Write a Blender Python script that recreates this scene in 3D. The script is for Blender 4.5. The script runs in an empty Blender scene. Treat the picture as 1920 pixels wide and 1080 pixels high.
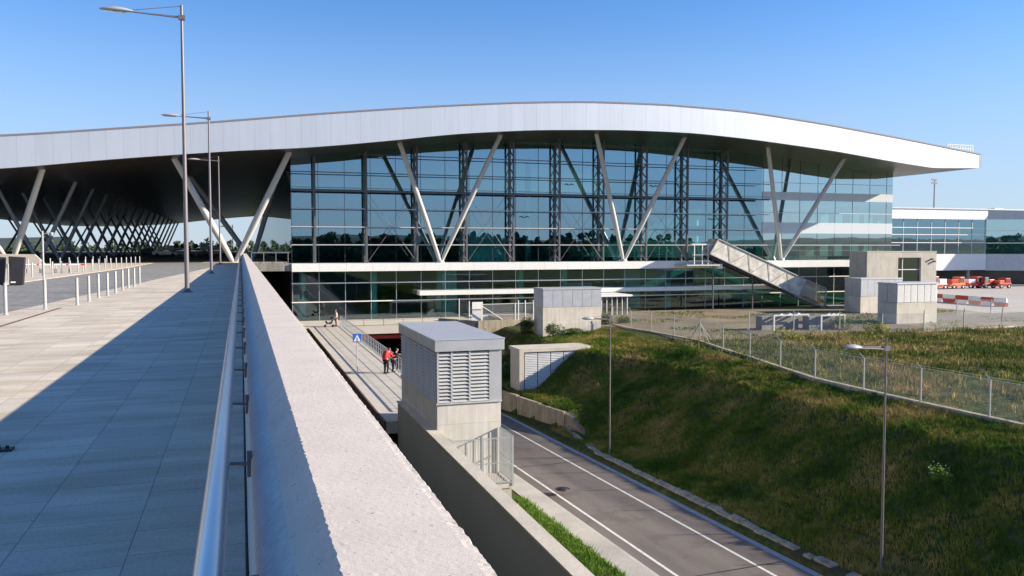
import bpy, bmesh, math, random
from mathutils import Vector, Matrix, noise
random.seed(7)
R = math.radians
scene = bpy.context.scene
col = scene.collection

# ------------------------------------------------------------------ camera
F = 1545.0; CX = 960.0; CY = 540.0
EYE = 1.75
YAW = R(18.2); PITCH = math.atan((540-462)/F)
cam_d = bpy.data.cameras.new("camera"); cam = bpy.data.objects.new("camera", cam_d); col.objects.link(cam)
cam_d.sensor_width = 36; cam_d.lens = F/1920*36
cam_d.clip_start = 0.05; cam_d.clip_end = 12000
cam.location = (0, 0, EYE)
cam.rotation_euler = (math.pi/2-PITCH, 0, -YAW)
scene.camera = cam

# ------------------------------------------------------------------ light
SUN_EL = R(20.8); SUN_AZ = math.atan2(0.95, -0.31)      # azimuth from +Y towards +X
w = bpy.data.worlds.new("World"); scene.world = w; w.use_nodes = True
nt = w.node_tree; bg = nt.nodes['Background']
sky = nt.nodes.new('ShaderNodeTexSky'); sky.sky_type = 'NISHITA'; sky.sun_disc = False
sky.sun_elevation = SUN_EL; sky.sun_rotation = SUN_AZ
sky.altitude = 600; sky.air_density = 1.0; sky.dust_density = 0.1; sky.ozone_density = 6.0
tcw = nt.nodes.new('ShaderNodeTexCoord'); sxw = nt.nodes.new('ShaderNodeSeparateXYZ'); nt.links.new(tcw.outputs['Generated'], sxw.inputs[0])
mrw = nt.nodes.new('ShaderNodeMapRange'); mrw.inputs[1].default_value = 0.0; mrw.inputs[2].default_value = 0.30; mrw.inputs[3].default_value = 0.8; mrw.inputs[4].default_value = 0.0; mrw.interpolation_type = 'SMOOTHSTEP'
nt.links.new(sxw.outputs[2], mrw.inputs[0]); mxw = nt.nodes.new('ShaderNodeMix'); mxw.data_type = 'RGBA'; nt.links.new(mrw.outputs[0], mxw.inputs[0]); tnw = nt.nodes.new('ShaderNodeMix'); tnw.data_type = 'RGBA'; tnw.blend_type = 'MULTIPLY'; tnw.inputs[0].default_value = 1; nt.links.new(sky.outputs[0], tnw.inputs[6]); tnw.inputs[7].default_value = (.86, 1.03, 1.13, 1); nt.links.new(tnw.outputs[2], mxw.inputs[6]); mxw.inputs[7].default_value = (3.0, 3.4, 4.1, 1)
nt.links.new(mxw.outputs[2], bg.inputs[0]); bg.inputs[1].default_value = 0.086
sl = bpy.data.lights.new("sun", 'SUN'); sl.energy = 5.0; sl.angle = R(0.5); sl.color = (1.0, 0.885, 0.72)
so = bpy.data.objects.new("sun", sl); col.objects.link(so)
sd = Vector((math.sin(SUN_AZ)*math.cos(SUN_EL), math.cos(SUN_AZ)*math.cos(SUN_EL), math.sin(SUN_EL)))
so.rotation_euler = sd.to_track_quat('Z', 'Y').to_euler(); so.location = (60, -60, 80)
scene.view_settings.view_transform = 'Standard'; scene.view_settings.look = 'None'
scene.view_settings.exposure = 1.12; scene.view_settings.gamma = 1.0
scene.render.engine = 'CYCLES'
scene.cycles.max_bounces = 10; scene.cycles.transparent_max_bounces = 16

# ------------------------------------------------------------------ measuring helpers (photo pixel -> world)
_fw = Vector((math.sin(YAW)*math.cos(PITCH), math.cos(YAW)*math.cos(PITCH), -math.sin(PITCH)))
_rt = Vector((math.cos(YAW), -math.sin(YAW), 0)); _up = _rt.cross(_fw)
def ray(px, py): return _fw + _rt*((px-CX)/F) + _up*((CY-py)/F)
def PX(px, py, X): r = ray(px, py); return Vector((0, 0, EYE)) + r*(X/r.x)
def PY(px, py, Y): r = ray(px, py); return Vector((0, 0, EYE)) + r*(Y/r.y)
def PZ(px, py, Z): r = ray(px, py); return Vector((0, 0, EYE)) + r*((Z-EYE)/r.z)

# ------------------------------------------------------------------ tags and objects
def tag(o, label=None, cat=None, group=None, kind=None):
    if label: o['label'] = label
    if cat: o['category'] = cat
    if group: o['group'] = group
    if kind: o['kind'] = kind
    return o
def thing(name, loc, label, cat, group=None, rz=0):
    o = bpy.data.objects.new(name, None); col.objects.link(o)
    o.location = loc; o.rotation_euler = (0, 0, rz); o.empty_display_size = 0.3
    return tag(o, label, cat, group)
class MB:
    def __init__(s, off=(0, 0, 0)): s.v = []; s.f = []; s.m = []; s.sm = []; s.off = Vector(off)
    def add(s, vs, fs, mi=0, smooth=False):
        b = len(s.v); s.v += [Vector(v)-s.off for v in vs]
        for f in fs: s.f.append([i+b for i in f]); s.m.append(mi); s.sm.append(smooth)
        return s
    def box(s, a, b, mi=0):
        x0, x1 = sorted((a[0], b[0])); y0, y1 = sorted((a[1], b[1])); z0, z1 = sorted((a[2], b[2]))
        vs = [(x, y, z) for z in (z0, z1) for x, y in ((x0, y0), (x1, y0), (x1, y1), (x0, y1))]
        return s.add(vs, [(3, 2, 1, 0), (4, 5, 6, 7), (0, 1, 5, 4), (1, 2, 6, 5), (2, 3, 7, 6), (3, 0, 4, 7)], mi)
    def hexa(s, b4, t4, mi=0):   # bottom and top quads, counter-clockwise from above
        return s.add(list(b4)+list(t4), [(3, 2, 1, 0), (4, 5, 6, 7), (0, 1, 5, 4), (1, 2, 6, 5), (2, 3, 7, 6), (3, 0, 4, 7)], mi)
    def prism(s, poly, h0, h1, axis='z', mi=0):   # poly in the two other axes
        def P(a, b, c):
            return {'z': (a, b, c), 'y': (a, c, b), 'x': (c, a, b)}[axis]
        n = len(poly); vs = [P(a, b, h0) for a, b in poly]+[P(a, b, h1) for a, b in poly]
        return s.add(vs, [tuple(range(n))[::-1], tuple(range(n, 2*n))]+[(i, (i+1) % n, n+(i+1) % n, n+i) for i in range(n)], mi)
    def tube(s, p, q, r0, r1=None, n=10, mi=0, cap=True, smooth=True):
        r1 = r0 if r1 is None else r1
        p = Vector(p); q = Vector(q); d = (q-p).normalized()
        a = d.orthogonal().normalized(); b = d.cross(a); vs = []
        for c, r in ((p, r0), (q, r1)):
            for i in range(n):
                t = 2*math.pi*i/n; vs.append(c+a*(math.cos(t)*r)+b*(math.sin(t)*r))
        s.add(vs, [(i, (i+1) % n, n+(i+1) % n, n+i) for i in range(n)], mi, smooth)
        if cap: s.add(vs, [tuple(range(n))[::-1], tuple(range(n, 2*n))], mi)
        return s
    def lathe(s, p, prof, n=14, mi=0):   # prof list of (r,z)
        p = Vector(p); vs = []
        for r, z in prof:
            for i in range(n):
                t = 2*math.pi*i/n; vs.append(p+Vector((math.cos(t)*r, math.sin(t)*r, z)))
        fs = [(k*n+i, k*n+(i+1) % n, (k+1)*n+(i+1) % n, (k+1)*n+i) for k in range(len(prof)-1) for i in range(n)]
        s.add(vs, fs, mi, True); return s
    def bar(s, p, q, wd, hg=None, mi=0, up=(0, 0, 1)):   # rectangular bar
        hg = hg or wd; p = Vector(p); q = Vector(q); d = (q-p).normalized(); u = Vector(up)
        if abs(d.dot(u)) > .99: u = Vector((0, 1, 0))
        a = d.cross(u).normalized()*wd/2; b = a.cross(d).normalized()*hg/2
        vs = [c+sa*a+sb*b for c in (p, q) for sa, sb in ((-1, -1), (1, -1), (1, 1), (-1, 1))]
        return s.add(vs, [(0, 1, 2, 3), (7, 6, 5, 4), (0, 4, 5, 1), (1, 5, 6, 2), (2, 6, 7, 3), (3, 7, 4, 0)], mi)
    def build(s, name, mats, parent=None, label=None):
        me = bpy.data.meshes.new(name); me.from_pydata([tuple(v) for v in s.v], [], s.f)
        if not isinstance(mats, (list, tuple)): mats = [mats]
        for m in mats: me.materials.append(m)
        me.polygons.foreach_set('material_index', s.m); me.polygons.foreach_set('use_smooth', s.sm); me.update()
        o = bpy.data.objects.new(name, me); col.objects.link(o)
        if parent: o.parent = parent
        if label: o['label'] = label
        return o
def bevel(o, wdt=0.02, seg=2):
    m = o.modifiers.new('bevel', 'BEVEL'); m.width = wdt; m.segments = seg; m.limit_method = 'ANGLE'; m.angle_limit = R(40); return o
def copy_tree(o, parent=None):
    c = o.copy(); col.objects.link(c)
    if parent: c.parent = parent
    for ch in list(o.children): copy_tree(ch, c)
    return c
def structure(o): o['kind'] = 'structure'; return o

# ------------------------------------------------------------------ materials
class NT:
    def __init__(s, name):
        s.m = bpy.data.materials.new(name); s.m.use_nodes = True; s.t = s.m.node_tree
        s.b = s.t.nodes['Principled BSDF']; s.out = s.t.nodes['Material Output']
    def n(s, typ, **kw):
        nd = s.t.nodes.new(typ)
        for k, v in kw.items(): setattr(nd, k, v)
        return nd
    def l(s, a, b): s.t.links.new(a, b)
    def pos(s):
        return s.n('ShaderNodeNewGeometry').outputs['Position']
    def mapped(s, scale, src=None):
        mp = s.n('ShaderNodeMapping'); mp.inputs['Scale'].default_value = scale; s.l(src or s.pos(), mp.inputs[0]); return mp.outputs[0]
    def noise(s, scale, detail=5, vec=None, rough=.6):
        nd = s.n('ShaderNodeTexNoise'); nd.inputs['Scale'].default_value = scale; nd.inputs['Detail'].default_value = detail
        nd.inputs['Roughness'].default_value = rough
        s.l(vec or s.pos(), nd.inputs['Vector']); return nd.outputs[0]
    def ramp(s, fac, stops):
        r = s.n('ShaderNodeValToRGB'); e = r.color_ramp.elements
        while len(e) < len(stops): e.new(.5)
        for i, (p, c) in enumerate(stops): e[i].position = p; e[i].color = (*c, 1) if len(c) == 3 else c
        s.l(fac, r.inputs[0]); return r.outputs[0]
    def mix(s, fac, a, b, mode='MIX'):
        nd = s.n('ShaderNodeMix', data_type='RGBA', blend_type=mode)
        for k, v in ((0, fac), (6, a), (7, b)):
            if hasattr(v, 'links') or isinstance(v, bpy.types.NodeSocket): s.l(v, nd.inputs[k])
            elif k == 0: nd.inputs[0].default_value = v
            else: nd.inputs[k].default_value = (*v, 1)
        return nd.outputs[2]
    def bump(s, h, strength=.3, dist=.02):
        b = s.n('ShaderNodeBump'); b.inputs['Strength'].default_value = strength; b.inputs['Distance'].default_value = dist
        s.l(h, b.inputs['Height']); s.l(b.outputs[0], s.b.inputs['Normal']); return b
    def base(s, c):
        if isinstance(c, bpy.types.NodeSocket): s.l(c, s.b.inputs['Base Color'])
        else: s.b.inputs['Base Color'].default_value = (*c, 1)
    def set(s, rough=.6, metal=0, spec=None):
        s.b.inputs['Roughness'].default_value = rough; s.b.inputs['Metallic'].default_value = metal
        if spec is not None: s.b.inputs['Specular IOR Level'].default_value = spec
        return s.m
def sc(c, k): return tuple(x*k for x in c)
def concrete(name, c, sc_=.5, var=.18, rough=.85, streak=False, fine=12):
    t = NT(name); a = t.ramp(t.noise(sc_, 7), [(.3, sc(c, 1-var)), (.7, sc(c, 1+var*.6))])
    b = t.ramp(t.noise(fine, 4), [(.35, (.82, .81, .8)), (.65, (1, 1, 1))])
    r = t.mix(1, a, b, 'MULTIPLY')
    if streak:
        s_ = t.ramp(t.noise(1, 5, t.mapped((3.5, 3.5, .25))), [(.42, (.68, .63, .54)), (.6, (1, 1, 1))]); r = t.mix(.8, r, s_, 'MULTIPLY')
    t.base(r); t.bump(t.noise(fine*3, 5), .25, .01); return t.set(rough)
def metal(name, c, rough=.4, met=.8, var=.08, scale=1.5):
    t = NT(name); t.base(t.ramp(t.noise(scale, 4), [(.3, sc(c, 1-var)), (.7, sc(c, 1+var))])); t.bump(t.noise(25, 2), .05, .003)
    return t.set(rough, met)
def paint(name, c, rough=.45, var=.06, metal_=0):
    t = NT(name); t.base(t.ramp(t.noise(4, 4), [(.3, sc(c, 1-var)), (.7, sc(c, 1+var))])); return t.set(rough, metal_)

M = {}
M['conc'] = concrete('concrete', (.46, .43, .38))
M['conc_pale'] = concrete('pale_concrete', (.56, .51, .43), streak=False)
M['conc_dark'] = concrete('grey_concrete', (.30, .30, .29), streak=True)
M['conc_tan'] = concrete('stained_concrete', (.46, .39, .28), streak=True, sc_=.9, var=.25)
M['conc_slab'] = concrete('slab_concrete', (.5, .44, .34), streak=True)
M['galv'] = metal('galvanised_steel', (.55, .57, .58), .45, .7)
M['galv_lt'] = paint('pale_galvanised', (.36, .36, .34), .5)
M['steel'] = metal('brushed_steel', (.55, .56, .58), .22, 1.0)
M['pole'] = paint('grey_lamp_pole', (.17, .15, .155), .45, .06, .2)
M['white'] = paint('white_paint', (.78, .77, .74), .4)
M['strut'] = paint('pale_grey_paint', (.52, .52, .50), .35, .05)
M['strut_shaded'] = paint('shade_tinted_strut_paint', (.42, .44, .48), .4, .05)  # bluish copy of the strut paint, with shade painted into the colour
M['truss'] = paint('grey_truss_paint', (.12, .12, .125), .4)
M['black'] = paint('black_plastic', (.02, .02, .022), .5)
M['red'] = paint('red_paint', (.55, .03, .02), .4)
M['red_dk'] = paint('dark_red_paint', (.22, .02, .015), .6)
M['rubber'] = paint('black_rubber', (.015, .015, .015), .8)
t = NT('white_marking'); t.base(t.ramp(t.noise(9, 6, None, .75), [(.36, (.30, .27, .25)), (.47, (.66, .63, .58)), (.7, (.74, .71, .66))])); M['marking'] = t.set(.7)
M['blue'] = paint('blue_sign_paint', (.01, .12, .55), .4)
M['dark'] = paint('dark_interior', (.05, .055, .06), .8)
M['orange'] = paint('orange_paint', (.75, .16, .03), .4)
M['grey_panel'] = metal('grey_aluminium_panel', (.50, .51, .53), .42, .35)
M['grey_side'] = metal('louver_aluminium', (.52, .52, .51), .45, .25)
M['skin'] = paint('skin', (.55, .33, .24), .5)
M['hair'] = paint('dark_hair', (.03, .02, .015), .6)

def fascia_mat():
    t = NT('white_fascia_panels')
    sx = t.n('ShaderNodeSeparateXYZ'); t.l(t.pos(), sx.inputs[0])
    d = t.n('ShaderNodeMath', operation='DIVIDE'); t.l(sx.outputs[0], d.inputs[0]); d.inputs[1].default_value = 1.5
    fr = t.n('ShaderNodeMath', operation='FRACT'); t.l(d.outputs[0], fr.inputs[0])
    fl = t.n('ShaderNodeMath', operation='FLOOR'); t.l(d.outputs[0], fl.inputs[0])
    wn = t.n('ShaderNodeTexWhiteNoise', noise_dimensions='1D'); t.l(fl.outputs[0], wn.inputs['W'])
    pc = t.ramp(wn.outputs[0], [(0, (.70, .71, .73)), (1, (.735, .745, .765))])
    seam = t.ramp(fr.outputs[0], [(0, (.66, .66, .68)), (.03, (1, 1, 1))])
    stk = t.ramp(t.noise(1, 5, t.mapped((2.2, 2.2, .15))), [(.38, (.965, .96, .95)), (.6, (1, 1, 1))])
    t.base(t.mix(1, t.mix(1, pc, seam, 'MULTIPLY'), stk, 'MULTIPLY')); t.bump(t.noise(.8, 2), .06, .05)
    return t.set(.38, .55)
M['fascia'] = fascia_mat()
def soffit_mat():
    t = NT('dark_soffit_panels')
    sx = t.n('ShaderNodeSeparateXYZ'); t.l(t.pos(), sx.inputs[0])
    def fr(o, k):
        d = t.n('ShaderNodeMath', operation='MULTIPLY'); t.l(o, d.inputs[0]); d.inputs[1].default_value = k
        f = t.n('ShaderNodeMath', operation='FRACT'); t.l(d.outputs[0], f.inputs[0]); return f.outputs[0]
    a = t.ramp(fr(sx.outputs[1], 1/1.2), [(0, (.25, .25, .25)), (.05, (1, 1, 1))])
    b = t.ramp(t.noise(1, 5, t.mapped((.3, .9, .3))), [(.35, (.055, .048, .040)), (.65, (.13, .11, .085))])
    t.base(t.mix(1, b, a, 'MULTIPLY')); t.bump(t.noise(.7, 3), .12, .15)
    return t.set(.3, .6)
M['soffit'] = soffit_mat()

def glass_mat(name, tint, refl, fac0, rough=0.0, wav=.006, grid=None):
    t = NT(name); t.t.nodes.remove(t.b)
    tr = t.n('ShaderNodeBsdfTransparent'); tr.inputs[0].default_value = (*tint, 1)
    gl = t.n('ShaderNodeBsdfGlossy'); gl.inputs['Roughness'].default_value = rough; gl.inputs[0].default_value = (*refl, 1)
    bp = t.n('ShaderNodeBump'); bp.inputs['Strength'].default_value = .5; bp.inputs['Distance'].default_value = wav
    t.l(t.noise(.35, 1), bp.inputs['Height']); t.l(bp.outputs[0], gl.inputs['Normal'])
    lw = t.n('ShaderNodeFresnel'); lw.inputs[0].default_value = 1.5
    mr = t.n('ShaderNodeMapRange'); mr.inputs[1].default_value = 0; mr.inputs[2].default_value = 1; mr.inputs[3].default_value = fac0; mr.inputs[4].default_value = 1
    t.l(lw.outputs[0], mr.inputs[0])
    mx = t.n('ShaderNodeMixShader'); t.l(mr.outputs[0], mx.inputs[0]); t.l(tr.outputs[0], mx.inputs[1]); t.l(gl.outputs[0], mx.inputs[2])
    t.l(mx.outputs[0], t.out.inputs[0]); return t.m
M['glass'] = glass_mat('coated_glass', (.36, .86, .83), (.48, .70, .84), .46)
M['glass_low'] = glass_mat('lower_teal_glass', (.36, .88, .84), (.50, .66, .70), .24)
M['glass_rt'] = glass_mat('pale_blue_glass', (.42, .80, .82), (.78, .92, .95), .58)
M['glass_clear'] = glass_mat('clear_glass', (.75, .85, .85), (.9, .9, .9), .12)
M['glass_dark'] = glass_mat('dark_window_glass', (.12, .25, .25), (.7, .8, .85), .3)

def mesh_mat(name, c, cover):
    t = NT(name); t.base(c); t.set(.5, .3)
    tr = t.n('ShaderNodeBsdfTransparent'); mx = t.n('ShaderNodeMixShader'); mx.inputs[0].default_value = cover
    t.l(tr.outputs[0], mx.inputs[1]); t.l(t.b.outputs[0], mx.inputs[2]); t.l(mx.outputs[0], t.out.inputs[0]); return t.m
M['chain'] = mesh_mat('chain_link', (.42, .44, .44), .24)
t = NT('perforated_metal'); t.base(t.ramp(t.noise(1.1, 5), [(.35, (.50, .47, .40)), (.65, (.74, .71, .64))])); t.set(.55, .1)
_tr = t.n('ShaderNodeBsdfTransparent'); _mx = t.n('ShaderNodeMixShader'); _cv = t.ramp(t.noise(1.6, 4), [(.35, (.74, .74, .74)), (.6, (.97, .97, .97))])
t.l(_cv, _mx.inputs[0]); t.l(_tr.outputs[0], _mx.inputs[1]); t.l(t.b.outputs[0], _mx.inputs[2]); t.l(_mx.outputs[0], t.out.inputs[0]); M['perf'] = t.m

def paving():
    t = NT('stone_paving')
    sw = t.n('ShaderNodeSeparateXYZ'); t.l(t.pos(), sw.inputs[0])
    cb = t.n('ShaderNodeCombineXYZ'); t.l(sw.outputs[1], cb.inputs[0]); t.l(sw.outputs[0], cb.inputs[1])
    def brick(wd, rh, mort):
        b = t.n('ShaderNodeTexBrick'); b.offset = .37; b.inputs['Scale'].default_value = 1; b.inputs['Brick Width'].default_value = wd
        b.inputs['Row Height'].default_value = rh; b.inputs['Mortar Size'].default_value = mort; b.inputs['Mortar Smooth'].default_value = .3
        b.inputs['Color1'].default_value = (.86, .86, .86, 1); b.inputs['Color2'].default_value = (1.05, 1.04, 1.02, 1); b.inputs['Mortar'].default_value = (.42, .40, .37, 1)
        b.inputs['Bias'].default_value = 0; t.l(cb.outputs[0], b.inputs['Vector']); return b
    b = brick(.42, .64, .0035)
    base_ = t.ramp(t.noise(.5, 6), [(.3, (.60, .525, .42)), (.7, (.74, .65, .53))])
    st = t.ramp(t.noise(1, 6, t.mapped((.6, 2.6, 1))), [(.4, (.72, .67, .58)), (.55, (1, 1, 1))])
    fine = t.ramp(t.noise(40, 3), [(.35, (.85, .85, .85)), (.65, (1.04, 1.04, 1.04))])
    c = t.mix(1, base_, b.outputs[0], 'MULTIPLY'); c = t.mix(.6, c, st, 'MULTIPLY'); c = t.mix(1, c, fine, 'MULTIPLY')
    t.base(c)
    h = t.n('ShaderNodeMath', operation='MULTIPLY_ADD'); t.l(t.noise(60, 4), h.inputs[0]); h.inputs[1].default_value = .25
    inv = t.n('ShaderNodeMath', operation='MULTIPLY'); t.l(b.outputs['Fac'], inv.inputs[0]); inv.inputs[1].default_value = -1
    t.l(inv.outputs[0], h.inputs[2]); t.bump(h.outputs[0], .5, .006)
    return t.set(.75)
M['paving'] = paving()
def asphalt(name, c):
    t = NT(name); a = t.ramp(t.noise(1, 6, t.mapped((.9, .12, 1))), [(.3, sc(c, .78)), (.7, sc(c, 1.18))]); b = t.ramp(t.noise(45, 3), [(.3, (.75, .75, .75)), (.7, (1.15, 1.15, 1.15))])
    p = t.ramp(t.noise(.45, 6, None, .7), [(.40, (.80, .79, .78)), (.47, (1, 1, 1)), (.66, (1, 1, 1)), (.72, (1.15, 1.13, 1.1))])
    t.base(t.mix(1, t.mix(1, a, b, 'MULTIPLY'), p, 'MULTIPLY')); t.bump(t.noise(90, 3), .4, .006); return t.set(.85)
M['asphalt'] = asphalt('asphalt', (.155, .132, .115))
M['asphalt2'] = asphalt('deck_asphalt', (.15, .145, .14))
def rough_render():
    t = NT('rough_render_coping')
    n1 = t.noise(130, 6, None, .8)
    vo = t.n('ShaderNodeTexVoronoi'); vo.inputs['Scale'].default_value = 70; t.l(t.pos(), vo.inputs['Vector'])
    spots = t.ramp(t.noise(60, 3), [(.30, (.30, .28, .28)), (.345, (1, 1, 1))])
    a = t.ramp(t.noise(3, 5), [(.3, (.58, .515, .45)), (.7, (.66, .59, .525))])
    b = t.ramp(n1, [(.32, (.88, .87, .87)), (.62, (1.03, 1.03, 1.03))])
    t.base(t.mix(1, t.mix(1, a, b, 'MULTIPLY'), spots, 'MULTIPLY')); t.bump(n1, .5, .003); return t.set(.95, 0, .1)
M['render'] = rough_render()
M['wallface'] = concrete('parapet_concrete', (.55, .545, .53), 1.2, .1, .8, False, 30)

def ground_mat():
    t = NT('grassy_ground')
    n1 = t.noise(.16, 6); n2 = t.noise(1.7, 6); n3 = t.noise(9, 5)
    g = t.ramp(n2, [(.3, (.03, .05, .012)), (.5, (.06, .085, .022)), (.7, (.15, .14, .05))])
    d = t.ramp(n3, [(.3, (.06, .05, .025)), (.7, (.12, .10, .05))])
    m = t.ramp(n1, [(.48, (0, 0, 0)), (.62, (1, 1, 1))])
    t.base(t.mix(m, g, d)); t.bump(n3, .8, .12); return t.set(.95, 0, .1)
M['ground'] = ground_mat()
def gravel_mat():
    t = NT('stony_dirt'); t.base(t.mix(1, t.ramp(t.noise(.25, 6), [(.35, (.20, .165, .115)), (.65, (.30, .255, .19))]), t.ramp(t.noise(14, 5), [(.3, (.7, .7, .7)), (.7, (1.15, 1.15, 1.15))]), 'MULTIPLY'))
    t.bump(t.noise(10, 5), .6, .05); return t.set(.95, 0, .1)
M['gravel'] = gravel_mat()
M['apron'] = concrete('apron_concrete', (.46, .43, .39), .2, .1)
def leaf_mat(name, stops, scale=.6, s2=3.0):
    t = NT(name); a = t.ramp(t.noise(scale, 5), stops); b = t.ramp(t.noise(s2, 3), [(.3, (.65, .65, .65)), (.7, (1.25, 1.25, 1.25))])
    t.base(t.mix(1, a, b, 'MULTIPLY'))
    tl = t.n('ShaderNodeBsdfTranslucent'); t.l(a, tl.inputs[0]); mx = t.n('ShaderNodeMixShader'); mx.inputs[0].default_value = .06
    t.l(t.b.outputs[0], mx.inputs[1]); t.l(tl.outputs[0], mx.inputs[2]); t.l(mx.outputs[0], t.out.inputs[0]); return t.set(.8, 0, .15)
M['grass'] = leaf_mat('rough_grass', [(.3, (.04, .10, .012)), (.45, (.11, .18, .022)), (.55, (.27, .26, .055)), (.68, (.46, .34, .13))], .35)
M['grass_dry'] = leaf_mat('dry_field_grass', [(.3, (.07, .12, .02)), (.45, (.17, .19, .04)), (.56, (.36, .30, .10)), (.68, (.50, .35, .16))], .25)
M['grass_fresh'] = leaf_mat('fresh_grass', [(.3, (.08, .19, .02)), (.7, (.20, .30, .05))], 2)
M['bush'] = leaf_mat('bush_leaves', [(.3, (.02, .05, .012)), (.7, (.07, .12, .03))], 1.5)
M['wood_leaf'] = leaf_mat('forest_leaves', [(.3, (.02, .045, .025)), (.7, (.055, .085, .045))], .15, .6)
M['hill'] = leaf_mat('far_hill', [(.3, (.06, .08, .07)), (.7, (.10, .12, .10))], .01, .05)

# ------------------------------------------------------------------ levels
def zr(Y): return EYE-11.3-.039*max(min(Y, 140), -60)
LOW = -6.8
PLAT = -6.5
def lerp(a, b, t): t = max(0, min(1, t)); return a+(b-a)*t
def gnd(X, Y):
    """height of the open ground right of the sunken road"""
    xf = lerp(21.0, 22.3, (Y-42)/10) if Y < 56 else lerp(22.3, 20.6, (Y-56)/11)
    zf = zr(Y)+.2
    if Y > 50:
        if X <= xf+.33: return zr(Y)+.12
        zf = lerp(zr(Y)+.2, -10.5, (Y-50)/5)
    if X <= xf: return zf
    Xc = 28.9+.05*(min(Y, 62)-20); zc = zr(min(Y, 62))+.4*(Xc-20.3)
    kk = lerp(0, 1, (Y-57)/9); kk = kk*kk*(3-2*kk); Xc = lerp(Xc, 26.6, kk); zc = lerp(zc, -7.25, kk)
    pts = [(xf, zf), (xf+2.7, zf+.22), (Xc-.5, zc-.62), (Xc+.6, zc+.13), (34.5, PLAT-.03), (60, PLAT)]
    for (x0, z0), (x1, z1) in zip(pts, pts[1:]):
        if X <= x1: z = z0+(z1-z0)*(X-x0)/(x1-x0); break
    else: z = PLAT
    if X < 75 and Y < 63:
        amp = .16*min(1, (X-xf)/2)*(1 if X < 34.0 or X > 37.4 else .2)
        z += amp*(noise.noise(Vector((X*.45, Y*.45, 0)))+.5*noise.noise(Vector((X*1.3, Y*1.3, 3))))
    return z

# ---- ground sheet
def ground_sheet():
    xs = [-4000, -1500, -600, -250, -100, -60, -20, 5.8, 6.50, 6.52, 10.18, 10.22, 12, 14.44, 14.46, 20.55, 20.6]
    x = 21.0
    while x < 40: xs.append(x); x += .5
    while x < 76: xs.append(x); x += 1.5
    xs += [80, 90, 110, 150, 250, 500, 1200, 2500, 5000]
    ys = [-4000, -1500, -600, -300, -150, -100, -60, -20, -5, 5]
    y = 10.0
    while y < 66: ys.append(y); y += .5
    while y < 88: ys.append(y); y += 1.5
    ys += [88, 92, 95, 100, 120, 139.9, 140.1, 200, 300, 500, 1000, 2500, 5000]
    def z(X, Y):
        if Y > 140 or Y < -100: return LOW-.25
        if X < 6.51: return -9.0
        if X < 10.2: return LOW-.1 if Y > 41 else zr(Y)
        if X < 14.45: return zr(Y)+.10
        if X < 20.57: return zr(Y)-.08
        if X < 20.7: return zr(Y)+.12
        return gnd(X, Y)-(.0 if X < 75 else .2)
    b = MB(); vs = [(X, Y, z(X, Y)) for Y in ys for X in xs]; n = len(xs)
    b.add(vs, [(j*n+i, j*n+i+1, (j+1)*n+i+1, (j+1)*n+i) for j in range(len(ys)-1) for i in range(n-1)], 0, False)
    return structure(b.build('ground', M['ground']))
ground_sheet()
# stony ground in front of the terminal and concrete apron to the right
b = MB(); b.prism([(36.6, 63.2), (88, 63.2), (88, 94.4), (28, 94.4), (28, 88.6), (34, 78.5), (37.5, 76)], PLAT-.3, PLAT+.03); structure(b.build('dirt_yard', M['gravel']))
b = MB(); b.box((88.03, 80, PLAT-.3), (600, 420, PLAT+.05)); b.box((20, 97.5, PLAT-.9), (88, 97.6, PLAT)); structure(b.build('apron', M['apron']))
b = MB(); P = [PZ(1757, 588, PLAT+.06), PZ(1960, 612, PLAT+.06), PZ(1960, 596, PLAT+.06), PZ(1757, 578, PLAT+.06)]
b = MB(); b.add([(p.x, p.y, PLAT+.058) for p in (PZ(1757, 606, PLAT), PZ(1990, 600, PLAT), PZ(1990, 586, PLAT), PZ(1757, 590, PLAT))], [(0, 1, 2, 3)]); structure(b.build('service_road', M['asphalt']))

# ---- sunken road
b = MB()
ysr = [-60+4*i for i in range(51)]
vs = []
for Y in ysr: vs += [(14.6, Y, zr(Y)), (20.15, Y, zr(Y))]
b.add(vs, [(2*i, 2*i+1, 2*i+3, 2*i+2) for i in range(len(ysr)-1)]); structure(b.build('road', M['asphalt']))
for nm, x0, x1 in (('road_line', 15.28, 15.42), ('road_line', 18.72, 18.86)):
    b = MB(); vs = []
    for Y in ysr: vs += [(x0, Y, zr(Y)+.005), (x1, Y, zr(Y)+.005)]
    b.add(vs, [(2*i, 2*i+1, 2*i+3, 2*i+2) for i in range(len(ysr)-1)]); structure(b.build(nm, M['marking']))
b = MB(); vs = []   # tarred joints across the road
for Y in (26.5, 45.6, 54.8): b.add([(14.6, Y, zr(Y)+.004), (20.1, Y+.3, zr(Y)+.004), (20.1, Y+.36, zr(Y)+.004), (14.6, Y+.06, zr(Y)+.004)], [(0, 1, 2, 3)])
structure(b.build('road_joint', M['black']))
b = MB(); vs = []
for Y in ysr: vs += [(20.15, Y, zr(Y)-.0), (20.3, Y, zr(Y)-.07), (20.6, Y, zr(Y)-.05), (20.72, Y, zr(Y)+.09)]
b.add(vs, [(4*i+k, 4*i+k+1, 4*i+k+5, 4*i+k+4) for i in range(len(ysr)-1) for k in range(3)])
structure(b.build('gutter', concrete('gutter_concrete', (.45, .47, .5), 2, .15)))
b = MB(); vs = []
for Y in ysr: vs += [(13.35, Y, zr(Y)+.13), (14.45, Y, zr(Y)+.13), (14.6, Y, zr(Y)+.12), (14.6, Y, zr(Y)-.1)]
b.add(vs, [(4*i+k, 4*i+k+1, 4*i+k+5, 4*i+k+4) for i in range(len(ysr)-1) for k in range(3)])
structure(b.build('pavement', M['conc']))
t = thing('manhole_cover', (*PZ(1055, 917, zr(32)).xy, zr(32)+.006), 'round iron manhole cover in the sunken road between the white lines', 'manhole cover')
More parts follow.
